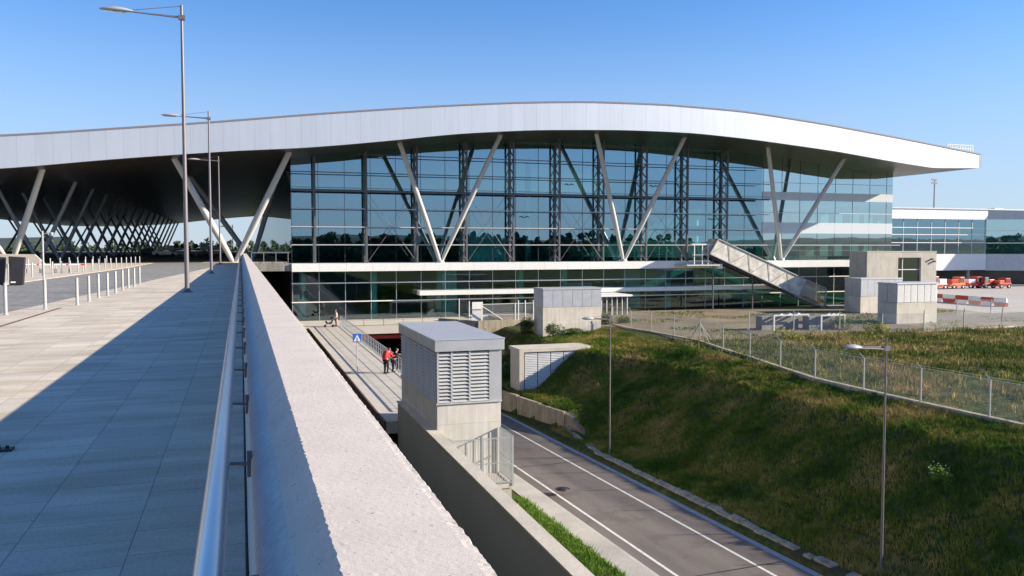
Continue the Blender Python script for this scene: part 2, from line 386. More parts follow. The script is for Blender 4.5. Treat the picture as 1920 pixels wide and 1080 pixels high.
MB().lathe((0, 0, 0), [(0, .012), (.30, .012), (.30, 0)], 20).build('lid', M['black'], t)
MB().lathe((0, 0, 0), [(.31, 0), (.31, .008), (.38, .008), (.38, -.02)], 20).build('frame', M['black'], t)
# broken kerb stones at the foot of the slope
b = MB(); y = 12.0; i = 0
while y < 57:
    L = random.uniform(.5, 1.1); a = random.uniform(-.04, .04)
    if random.random() > .12:
        x0 = 20.85+a+(.0 if y < 46 else (y-46)*.14); x1 = x0+random.uniform(.3, .45); z = zr(y)+.22
        b.hexa([(x0, y, z-.2), (x1, y, z-.2), (x1, y+L-.05, z-.2), (x0, y+L-.05, z-.2)], [(x0+.04, y+.03, z+random.uniform(.0, .05)), (x1, y, z+random.uniform(.03, .12)), (x1, y+L-.03, z+random.uniform(.03, .12)), (x0+.03, y+L-.04, z+random.uniform(.0, .05))])
    y += L
tag(b.build('broken_kerb', concrete('dirty_stone', (.36, .32, .25), 2.5, .45, .95, False, 9)), 'rough broken concrete edging between blue-grey gutter and the grass slope', 'kerb')

# ---- lower footpath and kerb
b = MB(); b.box((6.62, 39.75, LOW-.6), (10.12, 97, LOW)); 
structure(b.build('footpath', concrete('path_concrete', (.55, .51, .45), .6, .12)))
b = MB(); Yk = [PZ(617, 668, LOW).y, -30]
b.box((6.50, 39.75, LOW-.8), (6.60, Yk[0], LOW+.03)); structure(b.build('path_kerb', paint('kerb_shadow_edge', (.10, .06, .05), .7)))  # dark colour paints the shadow edge where the path drops off
# plaza in front of the arrivals hall
b = MB(); b.box((-2, 97.003, LOW-.9), (10.12, 140, LOW-.002)); b.box((10.13, 88.5, LOW-.85), (26, 96.2, LOW)); b.box((3.5, 88.5, LOW-.85), (6.617, 97, LOW-.003)); b.box((10.13, 96.2, LOW-.85), (24, 140, LOW-.05))
structure(b.build('plaza', concrete('plaza_concrete', (.58, .54, .47), .5, .1)))
# tunnel box below the plaza
b = MB(); b.box((10.14, 89.2, -13.6), (10.5, 139, LOW-.86)); b.box((22.6, 89.2, -13.6), (23, 139, LOW-.86)); b.box((10.5, 139, -15), (22.6, 139.4, LOW-.86)); structure(b.build('tunnel', M['conc_dark']))
tb = MB(); tb.box((10.55, 89.3, LOW-1.5), (22.5, 89.6, LOW-1.1)); tag(tb.build('tunnel_beam', M['red']), 'red steel beam across the mouth of the underpass', 'beam')
# left retaining wall of the trench, under the railing
b = MB(); b.box((10.14, 40.6, -13.6), (10.4, 88.4, LOW-.02)); tag(b.build('retaining_wall', M['conc_dark']), 'grey retaining wall of the sunken road below the footpath railing', 'wall')

# ---- dark wall beside the footpath (sunlit coping, shaded face)
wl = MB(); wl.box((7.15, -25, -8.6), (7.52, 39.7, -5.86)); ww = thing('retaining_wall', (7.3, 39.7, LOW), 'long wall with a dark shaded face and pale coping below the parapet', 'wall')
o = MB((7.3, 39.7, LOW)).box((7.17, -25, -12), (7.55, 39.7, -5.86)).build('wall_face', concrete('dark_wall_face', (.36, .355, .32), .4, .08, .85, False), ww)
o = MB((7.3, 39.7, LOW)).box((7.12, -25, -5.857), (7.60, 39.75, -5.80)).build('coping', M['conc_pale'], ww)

# ------------------------------------------------------------------ upper deck
def deckz(): return 0.0
b = MB()
b.box((-140, -60, -1.0), (-9.8, 320, -.02)); b.box((-9.79, -60, -1.0), (.02, 95.2, -.02)); b.box((-9.79, 95.21, -1.0), (4.9, 320, -.021))
structure(b.build('deck_slab', M['conc_dark']))
# paved walk between bollards and parapet; roadway edge follows bollard line
p0 = PZ(11, 592, 0); p1 = PZ(262, 534, 0)
dX = (p1.x-p0.x)/(p1.y-p0.y)
def kerbx(Y): return p0.x-.35+dX*(min(Y, 75)-p0.y)
ysd = [-60, -20, 0, 10, 20, 30, 40, 50, 60, 75, 90, 95.2]
b = MB(); vs = []
for Y in ysd: vs += [(kerbx(Y)-.001, Y, -.12), (kerbx(Y), Y, 0), (.0, Y, 0)]
b.add(vs, [(3*i+k, 3*i+k+1, 3*i+k+4, 3*i+k+3) for i in range(len(ysd)-1) for k in range(2)])
structure(b.build('walkway', M['paving']))
# roadway
far_edge = lambda Y: kerbx(Y)-5.2-.028*(min(Y, 75)-24)
b = MB(); vs = []
for Y in ysd+[140, 300]: vs += [(far_edge(Y)-.3, Y, -.115), (kerbx(Y)+(.0 if Y < 96 else 4), Y, -.115)]
b.add(vs, [(2*i, 2*i+1, 2*i+3, 2*i+2) for i in range(len(ysd)+1)]); structure(b.build('deck_roadway', M['asphalt2']))
b = MB(); vs = []   # traffic island
for Y in ysd: vs += [(far_edge(Y)-9, Y, -.0), (far_edge(Y), Y, -.0), (far_edge(Y)+.001, Y, -.13)]
b.add(vs, [(3*i+k, 3*i+k+1, 3*i+k+4, 3*i+k+3) for i in range(len(ysd)-1) for k in range(2)]); structure(b.build('traffic_island', M['paving']))
b = MB(); b.box((-4.0, 95.25, -.1), (4.9, 300, -.003)); structure(b.build('entrance_pavement', M['paving']))
b = MB(); b.add([(-130, -60, -.11), (far_edge(-60)-8.8, -60, -.11), (far_edge(95)-8.8, 95, -.11), (far_edge(95)-8.8, 310, -.11), (-130, 310, -.11)], [(0, 1, 2, 3, 4)]); structure(b.build('car_park_surface', M['asphalt2']))
# markings
def mark(pts, nm='road_marking'):
    b = MB(); b.add([(p.x, p.y, -.109) for p in (PZ(x, y, -.109) for x, y in pts)], [tuple(range(len(pts)))]); structure(b.build(nm, M['marking']))
mark([(206, 526), (226, 526), (226, 524.5), (206, 524.5)]); mark([(209, 522), (232, 522), (232, 520.8), (209, 520.8)])
mark([(303, 505), (318, 505), (318, 503), (303, 503)])
# drain slot
a = PZ(0, 612, .004); c = PZ(114, 577, .004)
b = MB(); d = Vector((.05, 0, 0)); b.add([a-d-(c-a)*.6, a+d-(c-a)*.6, c+d, c-d], [(0, 1, 2, 3)]); tag(b.build('drain_slot', paint('rusty_iron', (.16, .09, .06), .7)), 'long rusty drain slot set in the pale walkway beside the bollards', 'drain')
p = PZ(5, 845, 0)
t = thing('floor_fitting', (p.x, p.y, 0), 'small dark metal fitting lying on the shaded paving at the left edge', 'fitting')
bevel(MB().box((-.12, -.06, 0), (.08, .06, .02)).build('base_plate', M['black'], t), .004)
MB().tube((-.03, 0, .02), (-.03, 0, .05), .018, .015).build('bolt', M['black'], t); MB().tube((.03, .01, .02), (.035, .01, .04), .015).build('bolt', M['black'], t)

# ---- parapet wall with rough coping
pw = thing('parapet_wall', (.25, 0, 0), 'pale concrete parapet with a rough sunlit coping running towards the terminal', 'wall')
prof = [(.015, 0.0), (.02, .4), (.03, .78), (.045, .815), (.08, .855), (.12, .900), (.16, .945), (.188, .973)]
top = [(.210+.335*i/26, 1.0) for i in range(27)]
prof2 = [(.552, .985), (.556, .95), (.556, .6), (.556, -1.2)]
allp = prof+top+prof2; np_ = len(allp)
ysw = []; y = .4
while y < 92: ysw.append(y); y += max(.009, y*.004)
ysw = [-8, -2]+ysw+[92]
vs = []
for Y in ysw:
    for i, (x, z) in enumerate(allp):
        P = Vector((x*38, Y*38, z*38)); P2 = P*.33
        if z > .97:
            e = noise.noise(P*1.6)*.0004+noise.noise(P*3.3)*.0005
            if x > .53: e += -abs(noise.noise(P*.9))*.004
            z2 = z+e; x2 = x+(noise.noise(P*1.1+Vector((9, 3, 1)))*.006 if x > .53 else noise.noise(P*.9)*.003)
            if .18 < x < .235: z2 += noise.noise(P*.8)*.0008; x2 += noise.noise(P*1.0+Vector((3, 3, 3)))*.007
        else: z2 = z+noise.noise(P2)*.001; x2 = x+noise.noise(P2*.1)*.0015
        vs.append((x2-.25, Y, z2))
ns = len(prof)
fs = []; mi = []
for j in range(len(ysw)-1):
    for i in range(np_-1): fs.append((j*np_+i, (j+1)*np_+i, (j+1)*np_+i+1, j*np_+i+1)); mi.append(1 if i < 5 or i > np_-4 else 0)
bw = MB(); bw.v = [Vector(v) for v in vs]; bw.f = [f for f, m_ in zip(fs, mi) if m_ == 0]; 
def sub(sel, nm, mat):
    used = {}; nv = []; nf = []
    for f, m_ in zip(fs, mi):
        if m_ != sel: continue
        g = []
        for k in f:
            if k not in used: used[k] = len(nv); nv.append(vs[k])
            g.append(used[k])
        nf.append(tuple(g[::-1]))
    q = MB(); q.add(nv, nf, 0, sel == 1); return q.build(nm, mat, pw)
sub(0, 'coping', M['render']); sub(1, 'wall_face', M['wallface'])
# deck edge below the parapet
b = MB(); b.box((.03, -60, -1.0), (.553, 94.9, -.6)); structure(b.build('deck_edge', M['conc_dark']))
# handrail
hr = thing('handrail', (-.09, 0, 0), 'brushed steel tube handrail fixed along the inside of the parapet', 'handrail')
q = MB((-.09, 0, 0)); q.tube((-.10, -3, .845), (-.10, 92, .845), .042, n=28, cap=True); q.build('tube', M['steel'], hr)
y = .9
while y < 91:
    q = MB((-.09, 0, 0)); q.tube((-.10, y, .77), (.035, y, .76), .008, n=8); q.tube((-.10, y, .81), (-.10, y, .765), .010, n=8)
    q.box((.012, y-.006, .70), (.035, y+.006, .82)); q.build('bracket', M['pole'], hr); y += 1.5

# ---- street lamps (arm along -X)
def lamp(name, loc, H, label, arm=2.75, group='street lamps with a single tied arm', r=.088, rz=0, dz=.42, mat='pole'):
    t = thing(name, loc, label, 'street lamp', group, rz)
    MB().box((-.2, -.2, 0), (.2, .2, .025)).tube((0, 0, .02), (0, 0, .10), .16, .12, 16).build('base_plate', M['pole'], t)
    MB().tube((0, 0, .02), (0, 0, H), r, r*.55, 18).build('pole', M[mat], t)
    q = MB(); z = H-dz
    q.tube((0, .05, z), (-arm*.64, .05, z+.05), .028, .022, 8); q.tube((0, -.05, z-.06), (-arm*.64, -.05, z+.02), .028, .022, 8); q.box((-.12, -.08, z-.12), (.12, .08, z+.05)); q.build('arm', M[mat], t)
    MB().tube((0, 0, H-.03), (-arm*.64, 0, z+.09), .011, n=6).build('tie_rod', M[mat], t)
    q = MB(); L = arm*.42; n = 14; vs = []; x0 = -arm*.60
    for i in range(n+1):
        u = i/n; wd = .02+.17*math.sin(math.pi*min(1, u*.93+.05))**.7; hg = .005+.12*math.sin(math.pi*min(1, u*.93+.04))**.8
        for k in range(12):
            a = 2*math.pi*k/12; zz = math.sin(a)*hg*(1 if math.sin(a) > 0 else .45); vs.append((x0-L*u, math.cos(a)*wd, z+.05+zz))
    q.add(vs, [(i*12+k, i*12+(k+1) % 12, (i+1)*12+(k+1) % 12, (i+1)*12+k) for i in range(n) for k in range(12)], 0, True)
    q.build('lamp_head', M['galv_lt'], t)
    MB().box((x0-L*.85, -.1, z-.015), (x0-L*.25, .1, z+.0)).build('lens', M['glass_clear'], t)
    return t
labs = ['tall grey street lamp nearest the camera on the shaded walkway edge', 'middle one of the three grey lamps receding along the walkway', 'grey street lamp standing furthest along the walkway under the roof edge']
for (bx, by, ty), lb in zip(((351, 548, 11), (396.5, 513, 209), (413, 496, 293)), labs):
    p = PZ(bx, by, 0); H = PX(bx, ty, p.x).z; H = PY(bx, ty, p.y).z
    lamp('street_lamp', (p.x, p.y, 0), H, lb)
for bx, by, ty, z0, lb in ((1143, 853, 587, -11.15, 'slim grey lamp post at the slope foot beside the broken tan wall'), (1652, 1072, 634, -10.2, 'slim grey lamp post at the slope foot nearest the right corner')):
    p = PZ(bx, by, z0); H = PY(bx, ty, p.y).z-z0
    lamp('street_lamp', (p.x, p.y, z0), H, lb, arm=1.85, group='street lamps along the sunken road', r=.055, dz=.35)

# ---- bollards on the deck
def bollard_proto(H, r=.042):
    b = MB(); b.lathe((0, 0, 0), [(.065, 0), (.065, .012), (r, .014), (r, H-.02), (r*.8, H), (0, H)], 14); return b
first = None
near = [(11, 590), (85, 580), (145, 572), (167, 565), (185, 558), (202, 554), (217, 549), (230, 544), (241, 540), (252, 537), (262, 533)]
b_me = bollard_proto(.82).build('bollard', M['galv_lt'])
for i, (x, y) in enumerate(near):
    p = PZ(x, y, 0)
    o = b_me if i == 0 else b_me.copy()
    if i: col.objects.link(o)
    o.location = (p.x, p.y, 0)
    lb = {0: 'steel bollard furthest left in the front row beside the roadway', 1: 'steel bollard second from the left in the front row by the rusty drain', 10: 'last steel bollard at the far end of the front row'}.get(i, 'steel bollard in the closely spaced middle of the front row along the walkway')
    tag(o, lb, 'bollard', 'front row of steel bollards beside the walkway')
for k, (x0, y0, x1, y1, n, H) in enumerate(((16, 524, 262, 497, 19, .8), (5, 511, 200, 495, 12, .8))):
    A = PZ(x0, y0, 0); B_ = PZ(x1, y1, 0)
    for i in range(n):
        p = A.lerp(B_, i/(n-1)); o = b_me.copy(); col.objects.link(o); o.location = (p.x, p.y, 0)
        tag(o, ('steel bollard in the second row behind the roadway on the paved island', 'steel bollard in the rearmost row beyond the paved island')[k], 'bollard', ('second row of bollards on the island', 'rear row of bollards on the island')[k])
# parking barrier booms (red and white)
for i, x in enumerate((63, 90, 118, 145)):
    p = PZ(x, 512, 0); t = thing('barrier_rail', (p.x, p.y, 0), ['white barrier board with red end, leftmost of four on the island', 'white barrier board with red end, second of four on the island', 'white barrier board with red end, third of four on the island', 'white barrier board with red end, rightmost of four on the island'][i], 'barrier', 'low red and white boards on the island')
    MB().box((-.5, -.03, .52), (.2, .03, .60)).build('board', M['white'], t); MB().box((.201, -.031, .52), (.46, .031, .60)).build('red_end', M['red'], t)
    MB().tube((-.4, 0, 0), (-.4, 0, .55), .03).build('leg', M['galv_lt'], t); MB().tube((.36, 0, 0), (.36, 0, .55), .03).build('leg', M['galv_lt'], t)
# ticket machines
for i, (xb, lb) in enumerate(((33, 'dark ticket machine with a slanted side standing on the paved island'), (-4, 'dark ticket machine cut off by the left edge of the photo'))):
    p = PZ(xb, 534, 0); t = thing('ticket_machine', (p.x, p.y, 0), lb, 'ticket machine', 'dark ticket machines', rz=.1)
    bevel(MB().prism([(-.30, 0), (.24, 0), (.34, 1.25), (-.30, 1.3)], -.22, .22, 'y').build('body', paint('dark_purple_casing', (.015, .014, .02), .6), t), .02)
    MB().box((-.24, -.228, .1), (-.05, -.221, .16)).build('label_plate', M['white'], t); MB().box((-.2, -.229, .75), (.15, -.221, 1.1)).build('screen', M['black'], t)
# camera post on the island
p = PZ(82, 526, 0); H = PY(82, 433, p.y).z
t = thing('camera_post', (p.x, p.y, 0), 'thin white post carrying a small camera on a short arm above the island', 'camera post')
MB().tube((0, 0, 0), (0, 0, H), .045, n=12).build('post', M['galv_lt'], t); MB().tube((0, 0, H-.15), (.42, 0, H-.1), .02, n=8).build('arm', M['galv_lt'], t)
q = MB(); q.lathe((.42, 0, H-.28), [(0, 0), (.07, .04), (.085, .12), (.085, .2), (0, .22)], 12); q.build('camera_dome', M['galv_lt'], t)
# white concrete barrier left
p = PZ(-40, 496, 0); p2 = PZ(77, 496, 0)
q = MB(); y0 = p.y; X0, X1 = p.x-4, p2.x; z1 = PY(40, 477, p.y).z
q.prism([(X0, 0), (X1, 0), (X1-.9, z1), (X0, z1+.1)], y0+.3, y0-.0, 'y'); tag(bevel(q.build('barrier_wall', M['conc_pale']), .03), 'low pale concrete wall with a sloping end at the left edge', 'wall')
# dark low wall under canopy
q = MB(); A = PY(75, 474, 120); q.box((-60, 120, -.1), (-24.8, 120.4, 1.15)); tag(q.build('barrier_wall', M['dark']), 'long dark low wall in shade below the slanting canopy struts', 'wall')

# ------------------------------------------------------------------ terminal
YF = 87.0
topl = [(0, 256), (200, 243), (400, 230), (600, 214), (800, 201), (960, 193.5), (1100, 191.5), (1250, 197), (1400, 210), (1550, 234), (1700, 262), (1838, 290)]
botl = [(0, 317), (200, 299), (342, 289), (450, 282), (560, 278), (650, 271), (750, 262), (850, 251), (1000, 243.5), (1170, 243.5), (1300, 249), (1417, 262), (1572, 284), (1669, 302), (1751, 315), (1838, 315)]
T_ = [PY(x, y, YF) for x, y in topl]; B_ = [PY(x, y, YF) for x, y in botl]
XE = T_[-1].x
def interp(P, X):
    if X <= P[0][0]: return P[0][1]
    for (a, za), (c, zc) in zip(P, P[1:]):
        if X <= c: return za+(zc-za)*(X-a)/(c-a)
    return P[-1][1]
tl = [(-120, 19), (-95, 18), (-75, 14.6), (-62, 12), (-50, 11.0), (-36, 11.0)]+[(p.x, p.z) for p in T_]
bl = [(-120, 16), (-95, 15), (-75, 11.6), (-62, 9), (-50, 8.0), (-36, 8.0)]+[(p.x, p.z) for p in B_]
def smooth(P, X, wd=4.0): return sum(interp(P, max(P[0][0], min(P[-1][0], X+k*wd/4)))*wt for k, wt in ((-4, .08), (-2, .2), (0, .44), (2, .2), (4, .08)))
def ZT(X): return smooth(tl, X) if X < XE-4 else interp(tl, X)
def ZB(X): return smooth(bl, X) if X < 82 else interp(bl, X)
term = thing('airport_terminal', (45, 96, LOW), 'large glass airport terminal under one sweeping white wave-shaped roof', 'terminal building')
TO = (45, 96, LOW)
xs = [-120+1.5*i for i in range(int((XE+120)/1.5)+1)]+[XE]
YB = 285.0
roof = MB(TO); n = len(xs)
# top sheet and soffit as part meshes
q = MB(TO); vs = [(X, YF, ZT(X)) for X in xs]+[(X, YF, ZB(X)) for X in xs]
q.add(vs, [(n+i, n+i+1, i+1, i) for i in range(n-1)], 0, False)
vs = [(X, YF, ZB(X)) for X in xs]+[(X, YF+.35, ZB(X)) for X in xs]
q.add(vs, [(i, n+i, n+i+1, i+1) for i in range(n-1)])
q.add([(XE, YF, ZB(XE)), (XE, YB, ZB(XE)), (XE, YB, ZT(XE)), (XE, YF, ZT(XE))], [(0, 1, 2, 3)])
fas = q.build('fascia', M['fascia'], term)
q = MB(TO); vs = [(X, YF-.06, ZT(X)-.02) for X in xs]+[(X, YF-.06, ZT(X)+.14) for X in xs]+[(X, YF+.4, ZT(X)+.14) for X in xs]
q.add(vs, [(i, i+1, n+i+1, n+i) for i in range(n-1)]+[(n+i, n+i+1, 2*n+i+1, 2*n+i) for i in range(n-1)])
q.add([(XE, YF-.06, ZB(XE)), (XE+.12, YF-.06, ZB(XE)), (XE+.12, YF-.06, ZT(XE)+.14), (XE, YF-.06, ZT(XE)+.14)], [(0, 1, 2, 3)])
q.build('roof_trim', paint('dark_trim', (.22, .20, .22), .5), term)
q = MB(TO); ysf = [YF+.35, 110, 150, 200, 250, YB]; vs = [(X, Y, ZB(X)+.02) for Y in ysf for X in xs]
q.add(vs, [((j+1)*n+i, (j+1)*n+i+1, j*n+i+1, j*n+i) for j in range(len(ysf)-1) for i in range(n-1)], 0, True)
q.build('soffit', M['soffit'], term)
q = MB(TO); vs = [(X, YF+.4, ZT(X)+.14) for X in xs]+[(X, YB, ZT(X)+.14) for X in xs]; q.add(vs, [(i, i+1, n+i+1, n+i) for i in range(n-1)])
vs = [(X, YB, ZT(X)+.14) for X in xs]+[(X, YB, ZB(X)) for X in xs]; q.add(vs, [(i, i+1, n+i+1, n+i) for i in range(n-1)])
q.build('roof_sheet', M['grey_panel'], term)

YG = 96.6; XL = 5.45; XR = PY(1671, 480, YG).x
XS = PY(1429, 400, YG).x      # start of the office part
ZS0, ZS1 = -1.08, -.17
def zrow(y): return PY(548, y, YG-1.6).z
rows = [zrow(y) for y in (491, 459, 425, 390, 356, 321)]; rows.append(rows[-1]+2.1); rows.append(rows[-1]+2.1)
# upper glass wall (polygon under soffit)
def glass_wall(X0, X1, z0, nm, mat, Y=YG):
    q = MB(TO); k = int((X1-X0)/1.5)+1; X_ = [X0+(X1-X0)*i/k for i in range(k+1)]
    vs = [(X, Y, z0) for X in X_]+[(X, Y, ZB(X)+.02) for X in X_]
    q.add(vs, [(i, i+1, k+1+i+1, k+1+i) for i in range(k)]); return q.build(nm, mat, term)
glass_wall(XL, XS, ZS1, 'curtain_wall', M['glass'])
glass_wall(XS, XR, ZS1, 'curtain_wall', M['glass_rt'])
LH = PY(1592, 480, YG).x
q = MB(TO); q.add([(XL, YG, LOW), (XR, YG, LOW), (XR, YG, ZS0), (XL, YG, ZS0)], [(0, 1, 2, 3)]); q.build('curtain_wall', M['glass_low'], term)
# side glass (left) and right end
q = MB(TO); ss = [YG+.01, 120, 150, 200, 252]
q.add([(XL, s, ZS1) for s in ss]+[(XL, s, ZB(XL)+.02) for s in ss], [(i+1, i, 5+i, 5+i+1) for i in range(4)])
q.build('side_wall', glass_mat('dark_side_glass', (.05, .12, .12), (.55, .6, .62), .35), term)
q = MB(TO); q.add([(XR, YG+.01, LOW), (XR, 200, LOW), (XR, 200, ZB(XR)+.02), (XR, YG+.01, ZB(XR)+.02)], [(0, 1, 2, 3)]); q.build('side_wall', M['glass_rt'], term)
# ledge strip
q = MB(TO); X = XL-.1; 
while X < LH-.01:
    X2 = min(X+3.0, LH); q.box((X+.008, 94.7, ZS0), (X2-.008, 96.55, ZS1)); X = X2
q.build('floor_band', M['white'], term)
# floor slabs / interior
q = MB(TO); q.box((XL+.3, YG+.3, ZS0), (XR-.3, 150, ZS1-.01)); q.build('floor_slab', M['conc'], term)
q = MB(TO); q.box((XL+.3, 150.02, LOW), (XR-.3, 150.4, 12)); q.build('rear_wall', paint('grey_green_interior', (.16, .24, .23), .8), term)
q = MB(TO); q.box((10.2, YG-.3, LOW-.2), (LH, 149, LOW+.03)); q.box((XL+.02, YG-.05, LOW-.2), (10.1, 149, LOW+.03)); q.build('ground_floor', M['conc_pale'], term)
# glass joints (thin dark verticals every 3 m, both levels)
q = MB(TO); X = XL+.05; k = 0
while X < XR:
    q.box((X-.022, YG-.03, ZS1), (X+.022, YG+.02, ZB(X)-.02)); X += 2.97
q.build('glazing_joint', M['dark'], term)
q = MB(TO); X = XL+.05
while X < XR:
    q.box((X-.03, YG-.06, LOW), (X+.03, YG+.02, ZS0)); X += 2.97
q.build('glazing_joint', M['galv'], term)
# glass bay pitch: upper transoms at the truss front (as in the photo), heavier one at the fifth row
for i, z in enumerate(rows[1:], 1):
    q = MB(TO); h = .10 if i != 4 else .2
    Xa, Xb = XL-.1, (XS if i not in (1,) else XR)
    seg = []; X = Xa
    while X < Xb-.01:
        X2 = min(X+1.5, Xb)
        if ZB(X)-.25 > z and ZB(X2)-.25 > z: q.bar((X, 94.98, z), (X2, 94.98, z), .09, h)
        X = X2
    if i == 4:
        X = Xa
        while X < Xb-.01: X2 = min(X+1.5, Xb); q.bar((X, 94.98, z+.34), (X2, 94.98, z+.34), .06, .06); X = X2
    q.build('transom', M['strut'] if i < 4 else M['truss'], term)  # upper rows switch to a darker paint that paints in the roof's shade
for y in (533, 569):
    z = zrow(y); q = MB(TO); q.box((XL-.05, YG-.22, z-.06), (LH, YG-.07, z+.06)); q.build('transom', M['white'], term)
q = MB(TO); q.box((26.03, YG-2.1, LOW-.2), (LH, YG-.31, LOW+.22)); q.build('plinth', M['white'], term)
# office part: white spandrel bands, thin transoms
for y0, y1 in ((362, 377), (418, 438)):
    q = MB(TO); z1 = PY(1550, y0, YG).z; z0 = PY(1550, y1, YG).z; X = XS
    while X < XR-.01:
        X2 = min(X+2.97, XR); q.box((X+.012, YG-.09, z0), (X2-.012, YG-.035, z1)); X = X2
    q.build('spandrel', M['fascia_w'] if 'fascia_w' in M else paint('pale_spandrel', (.66, .70, .74), .25, .03), term)
    q = MB(TO); q.box((XS, YG+.3, z0), (XR-.3, 125, z1-.1)); q.build('floor_slab', M['conc'], term)
for yy in (345, 400):
    z = PY(1550, yy, YG).z; q = MB(TO); q.box((XS, YG-.05, z-.03), (XR, YG+.02, z+.03)); q.build('transom', M['galv'], term)
# lattice trusses every 6 m
tx = [PY(px, 480, 95.8).x for px in (590, 686, 780, 872, 959, 1044, 1126, 1206, 1282, 1356)]
for X in tx:
    q = MB(TO); zt = ZB(X)-.05; heavy = X > 12
    q.bar((X, 94.98, ZS1), (X, 94.98, zt), .2, .2)
    q.bar((X, 96.42, ZS1), (X, 96.42, zt), .2, .2)
    z = ZS1; s = 0
    while z < zt-.3:
        z2 = min(z+1.05, zt); a_, b_ = (94.98, 96.42) if s == 0 else (96.42, 94.98)
        q.bar((X, a_, z), (X, b_, z2), .10, .10); z = z2; s = 1-s
    q.build('lattice_truss', M['truss'], term)
# brace rods
for i in (1, 3, 5, 7):
    Xa, Xb = tx[i], tx[i+1]; Xm = (Xa+Xb)/2; q = MB(TO)
    for X in (Xa, Xb):
        q.tube((X, 95.0, ZS1), (Xm, 95.0, rows[2]), .03, n=6); q.tube((Xm, 95.0, rows[2]), (X, 95.0, rows[4]), .016, n=6)
    q.build('brace_rod', M['pole'], term)
# V struts: main facade row and canopy rows
def vstrut(bx_, by_, bz, tops, r, mat, par, off):
    for (x, y, z) in tops:
        q = MB(off); p = Vector((bx_, by_, bz)); t_ = Vector((x, y, z)); m_ = p.lerp(t_, .35)
        q.tube(p, m_, r*.72, r, 16, cap=True); q.tube(m_, t_, r, r*.86, 16, cap=True); q.build('strut', mat, par)
for (bx, by, l, rr) in ((440, 488, (326, 298), (543, 283)), (826, 490, (749, 265), (939, 252)), (1169, 487, (1118, 247), (1284, 256)), (1465, 485, (1440, 271), (1583, 295))):
    p = PY(bx, by, 95.6); tops = []
    for (x, y) in (l, rr):
        t_ = PY(x, y, 90.8); tops.append((t_.x, 90.8, ZB(t_.x)+.12))
    vstrut(p.x, 95.6, ZS1-.05, tops, .30 if bx > 500 else .36, M['strut'], term, TO)
    q = MB(TO); q.lathe((p.x, 95.6, ZS1-.02), [(.5, 0), (.45, .18), (.25, .5)], 14); q.build('strut_foot', M['strut'], term)
for (X0, Y0, dx, rr) in ((1.4, 112, 6.5, .34),):
    vstrut(X0, Y0, -.1, [(X0-dx-1, Y0+2, ZB(X0-dx)+.1), (X0+dx*.55, Y0+2, ZB(X0+dx*.5)+.1)], rr, M['strut_shaded'], term, TO)
for X0, dx in ((-22.3, 4.1), (-46, 4.6)):
    for k in range(16):
        Y0 = 96+12*k; lean = -5.0 if k == 0 else 0
        m_ = M['strut'] if k == 0 else M['strut_shaded']
        if X0 < -40 and (k < 1 or k % 2): continue
        vstrut(X0, Y0, -.1, [(X0-dx, Y0+lean, ZB(X0-dx)+.15), (X0+dx, Y0+lean, ZB(X0+dx)+.15)], .32 if k == 0 else .24, m_, term, TO)
# slab edge and glazed railing of the entrance balcony, left of the glass corner
q = MB(TO); q.box((.7, 94.95, -1.0), (XL-.15, 95.19, -.12)); q.build('balcony_edge', M['conc_dark'], term)
q = MB(TO)
for i in range(4): q.bar((1.1+i*1.3, 95.1, -.1), (1.1+i*1.3, 95.1, 1.05), .05, .05)
q.bar((1.1, 95.1, 1.05), (5.2, 95.1, 1.05), .06, .05); q.build('balcony_railing', M['galv'], term)
q = MB(TO); q.box((-60, 141, -7.6), (XL, 141.5, -1.0)); q.build('light_block_wall', M['dark'], term)  # added back wall that blocks light under the deck
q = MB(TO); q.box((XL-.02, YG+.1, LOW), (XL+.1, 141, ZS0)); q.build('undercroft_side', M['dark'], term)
for Y0 in (100, 116, 132):
    q = MB(TO); q.tube((-1, Y0, -7.6), (-1, Y0, -1), .5, n=16); q.build('undercroft_pillar', M['conc_dark'], term)
# interior: pillars (teal through the glass), lift cores, ceiling line
for px in (567, 702, 835, 978, 1060, 1255, 1400):
    X = PY(px, 550, 99).x; q = MB(TO); q.tube((X, 99.5, LOW), (X, 99.5, ZS0), .42, n=18); q.build('hall_column', M['white'], term)
for px in (990, 1330):
    X = PY(px, 400, 101).x; q = MB(TO); q.tube((X, 101, ZS1), (X, 101, ZB(X)), .38, n=18); q.build('hall_column', M['white'], term)
q = MB(TO); A = PY(880, 480, 104); C = PY(948, 434, 97.6); A = PY(880, 480, 97.6); q.box((A.x, 97.6, ZS1), (C.x, 102, C.z)); q.build('lift_core', paint('pale_green_wall', (.65, .8, .75), .6), term)
for x0, x1, yy in ((820, 856, 500), (1050, 1110, 530), (1170, 1200, 505)):
    A = PY(x0, 552, 102); C = PY(x1, yy, 102); q = MB(TO); q.box((A.x, 102, LOW), (C.x, 103, C.z)); q.build('hall_kiosk', M['white'], term)
for zc in (3.0,):
    q = MB(TO); q.box((20, 112, zc-.25), (66, 149, zc)); q.build('mezzanine', M['conc'], term)
for i in range(9):
    q = MB(TO); X = 30+i*4.2; q.box((X, 97.8, ZS1), (X+2.6, 97.86, ZS1+1.1)); q.build('balustrade_panel', M['glass_clear'], term)
q = MB(TO)
for i in range(8): q.box((XS+1.5+i*2.6, 106, 4.9), (XS+3.0+i*2.6, 106.1, 6.7))
for i in range(8): q.box((XS+1.5+i*2.6, 106, .3), (XS+3.0+i*2.6, 106.1, 2.1))
q.build('office_partition', M['white'], term)
# canopy bar over the arrivals doors
z1 = PY(900, 544, 94.6).z; X0 = PY(787, 549, 94.6).x; X1 = PY(1478, 540, 94.6).x
q = MB(TO); q.box((X0, 94.6, z1-.5), (X1, 96.3, z1)); q.build('entrance_canopy', M['white'], term)
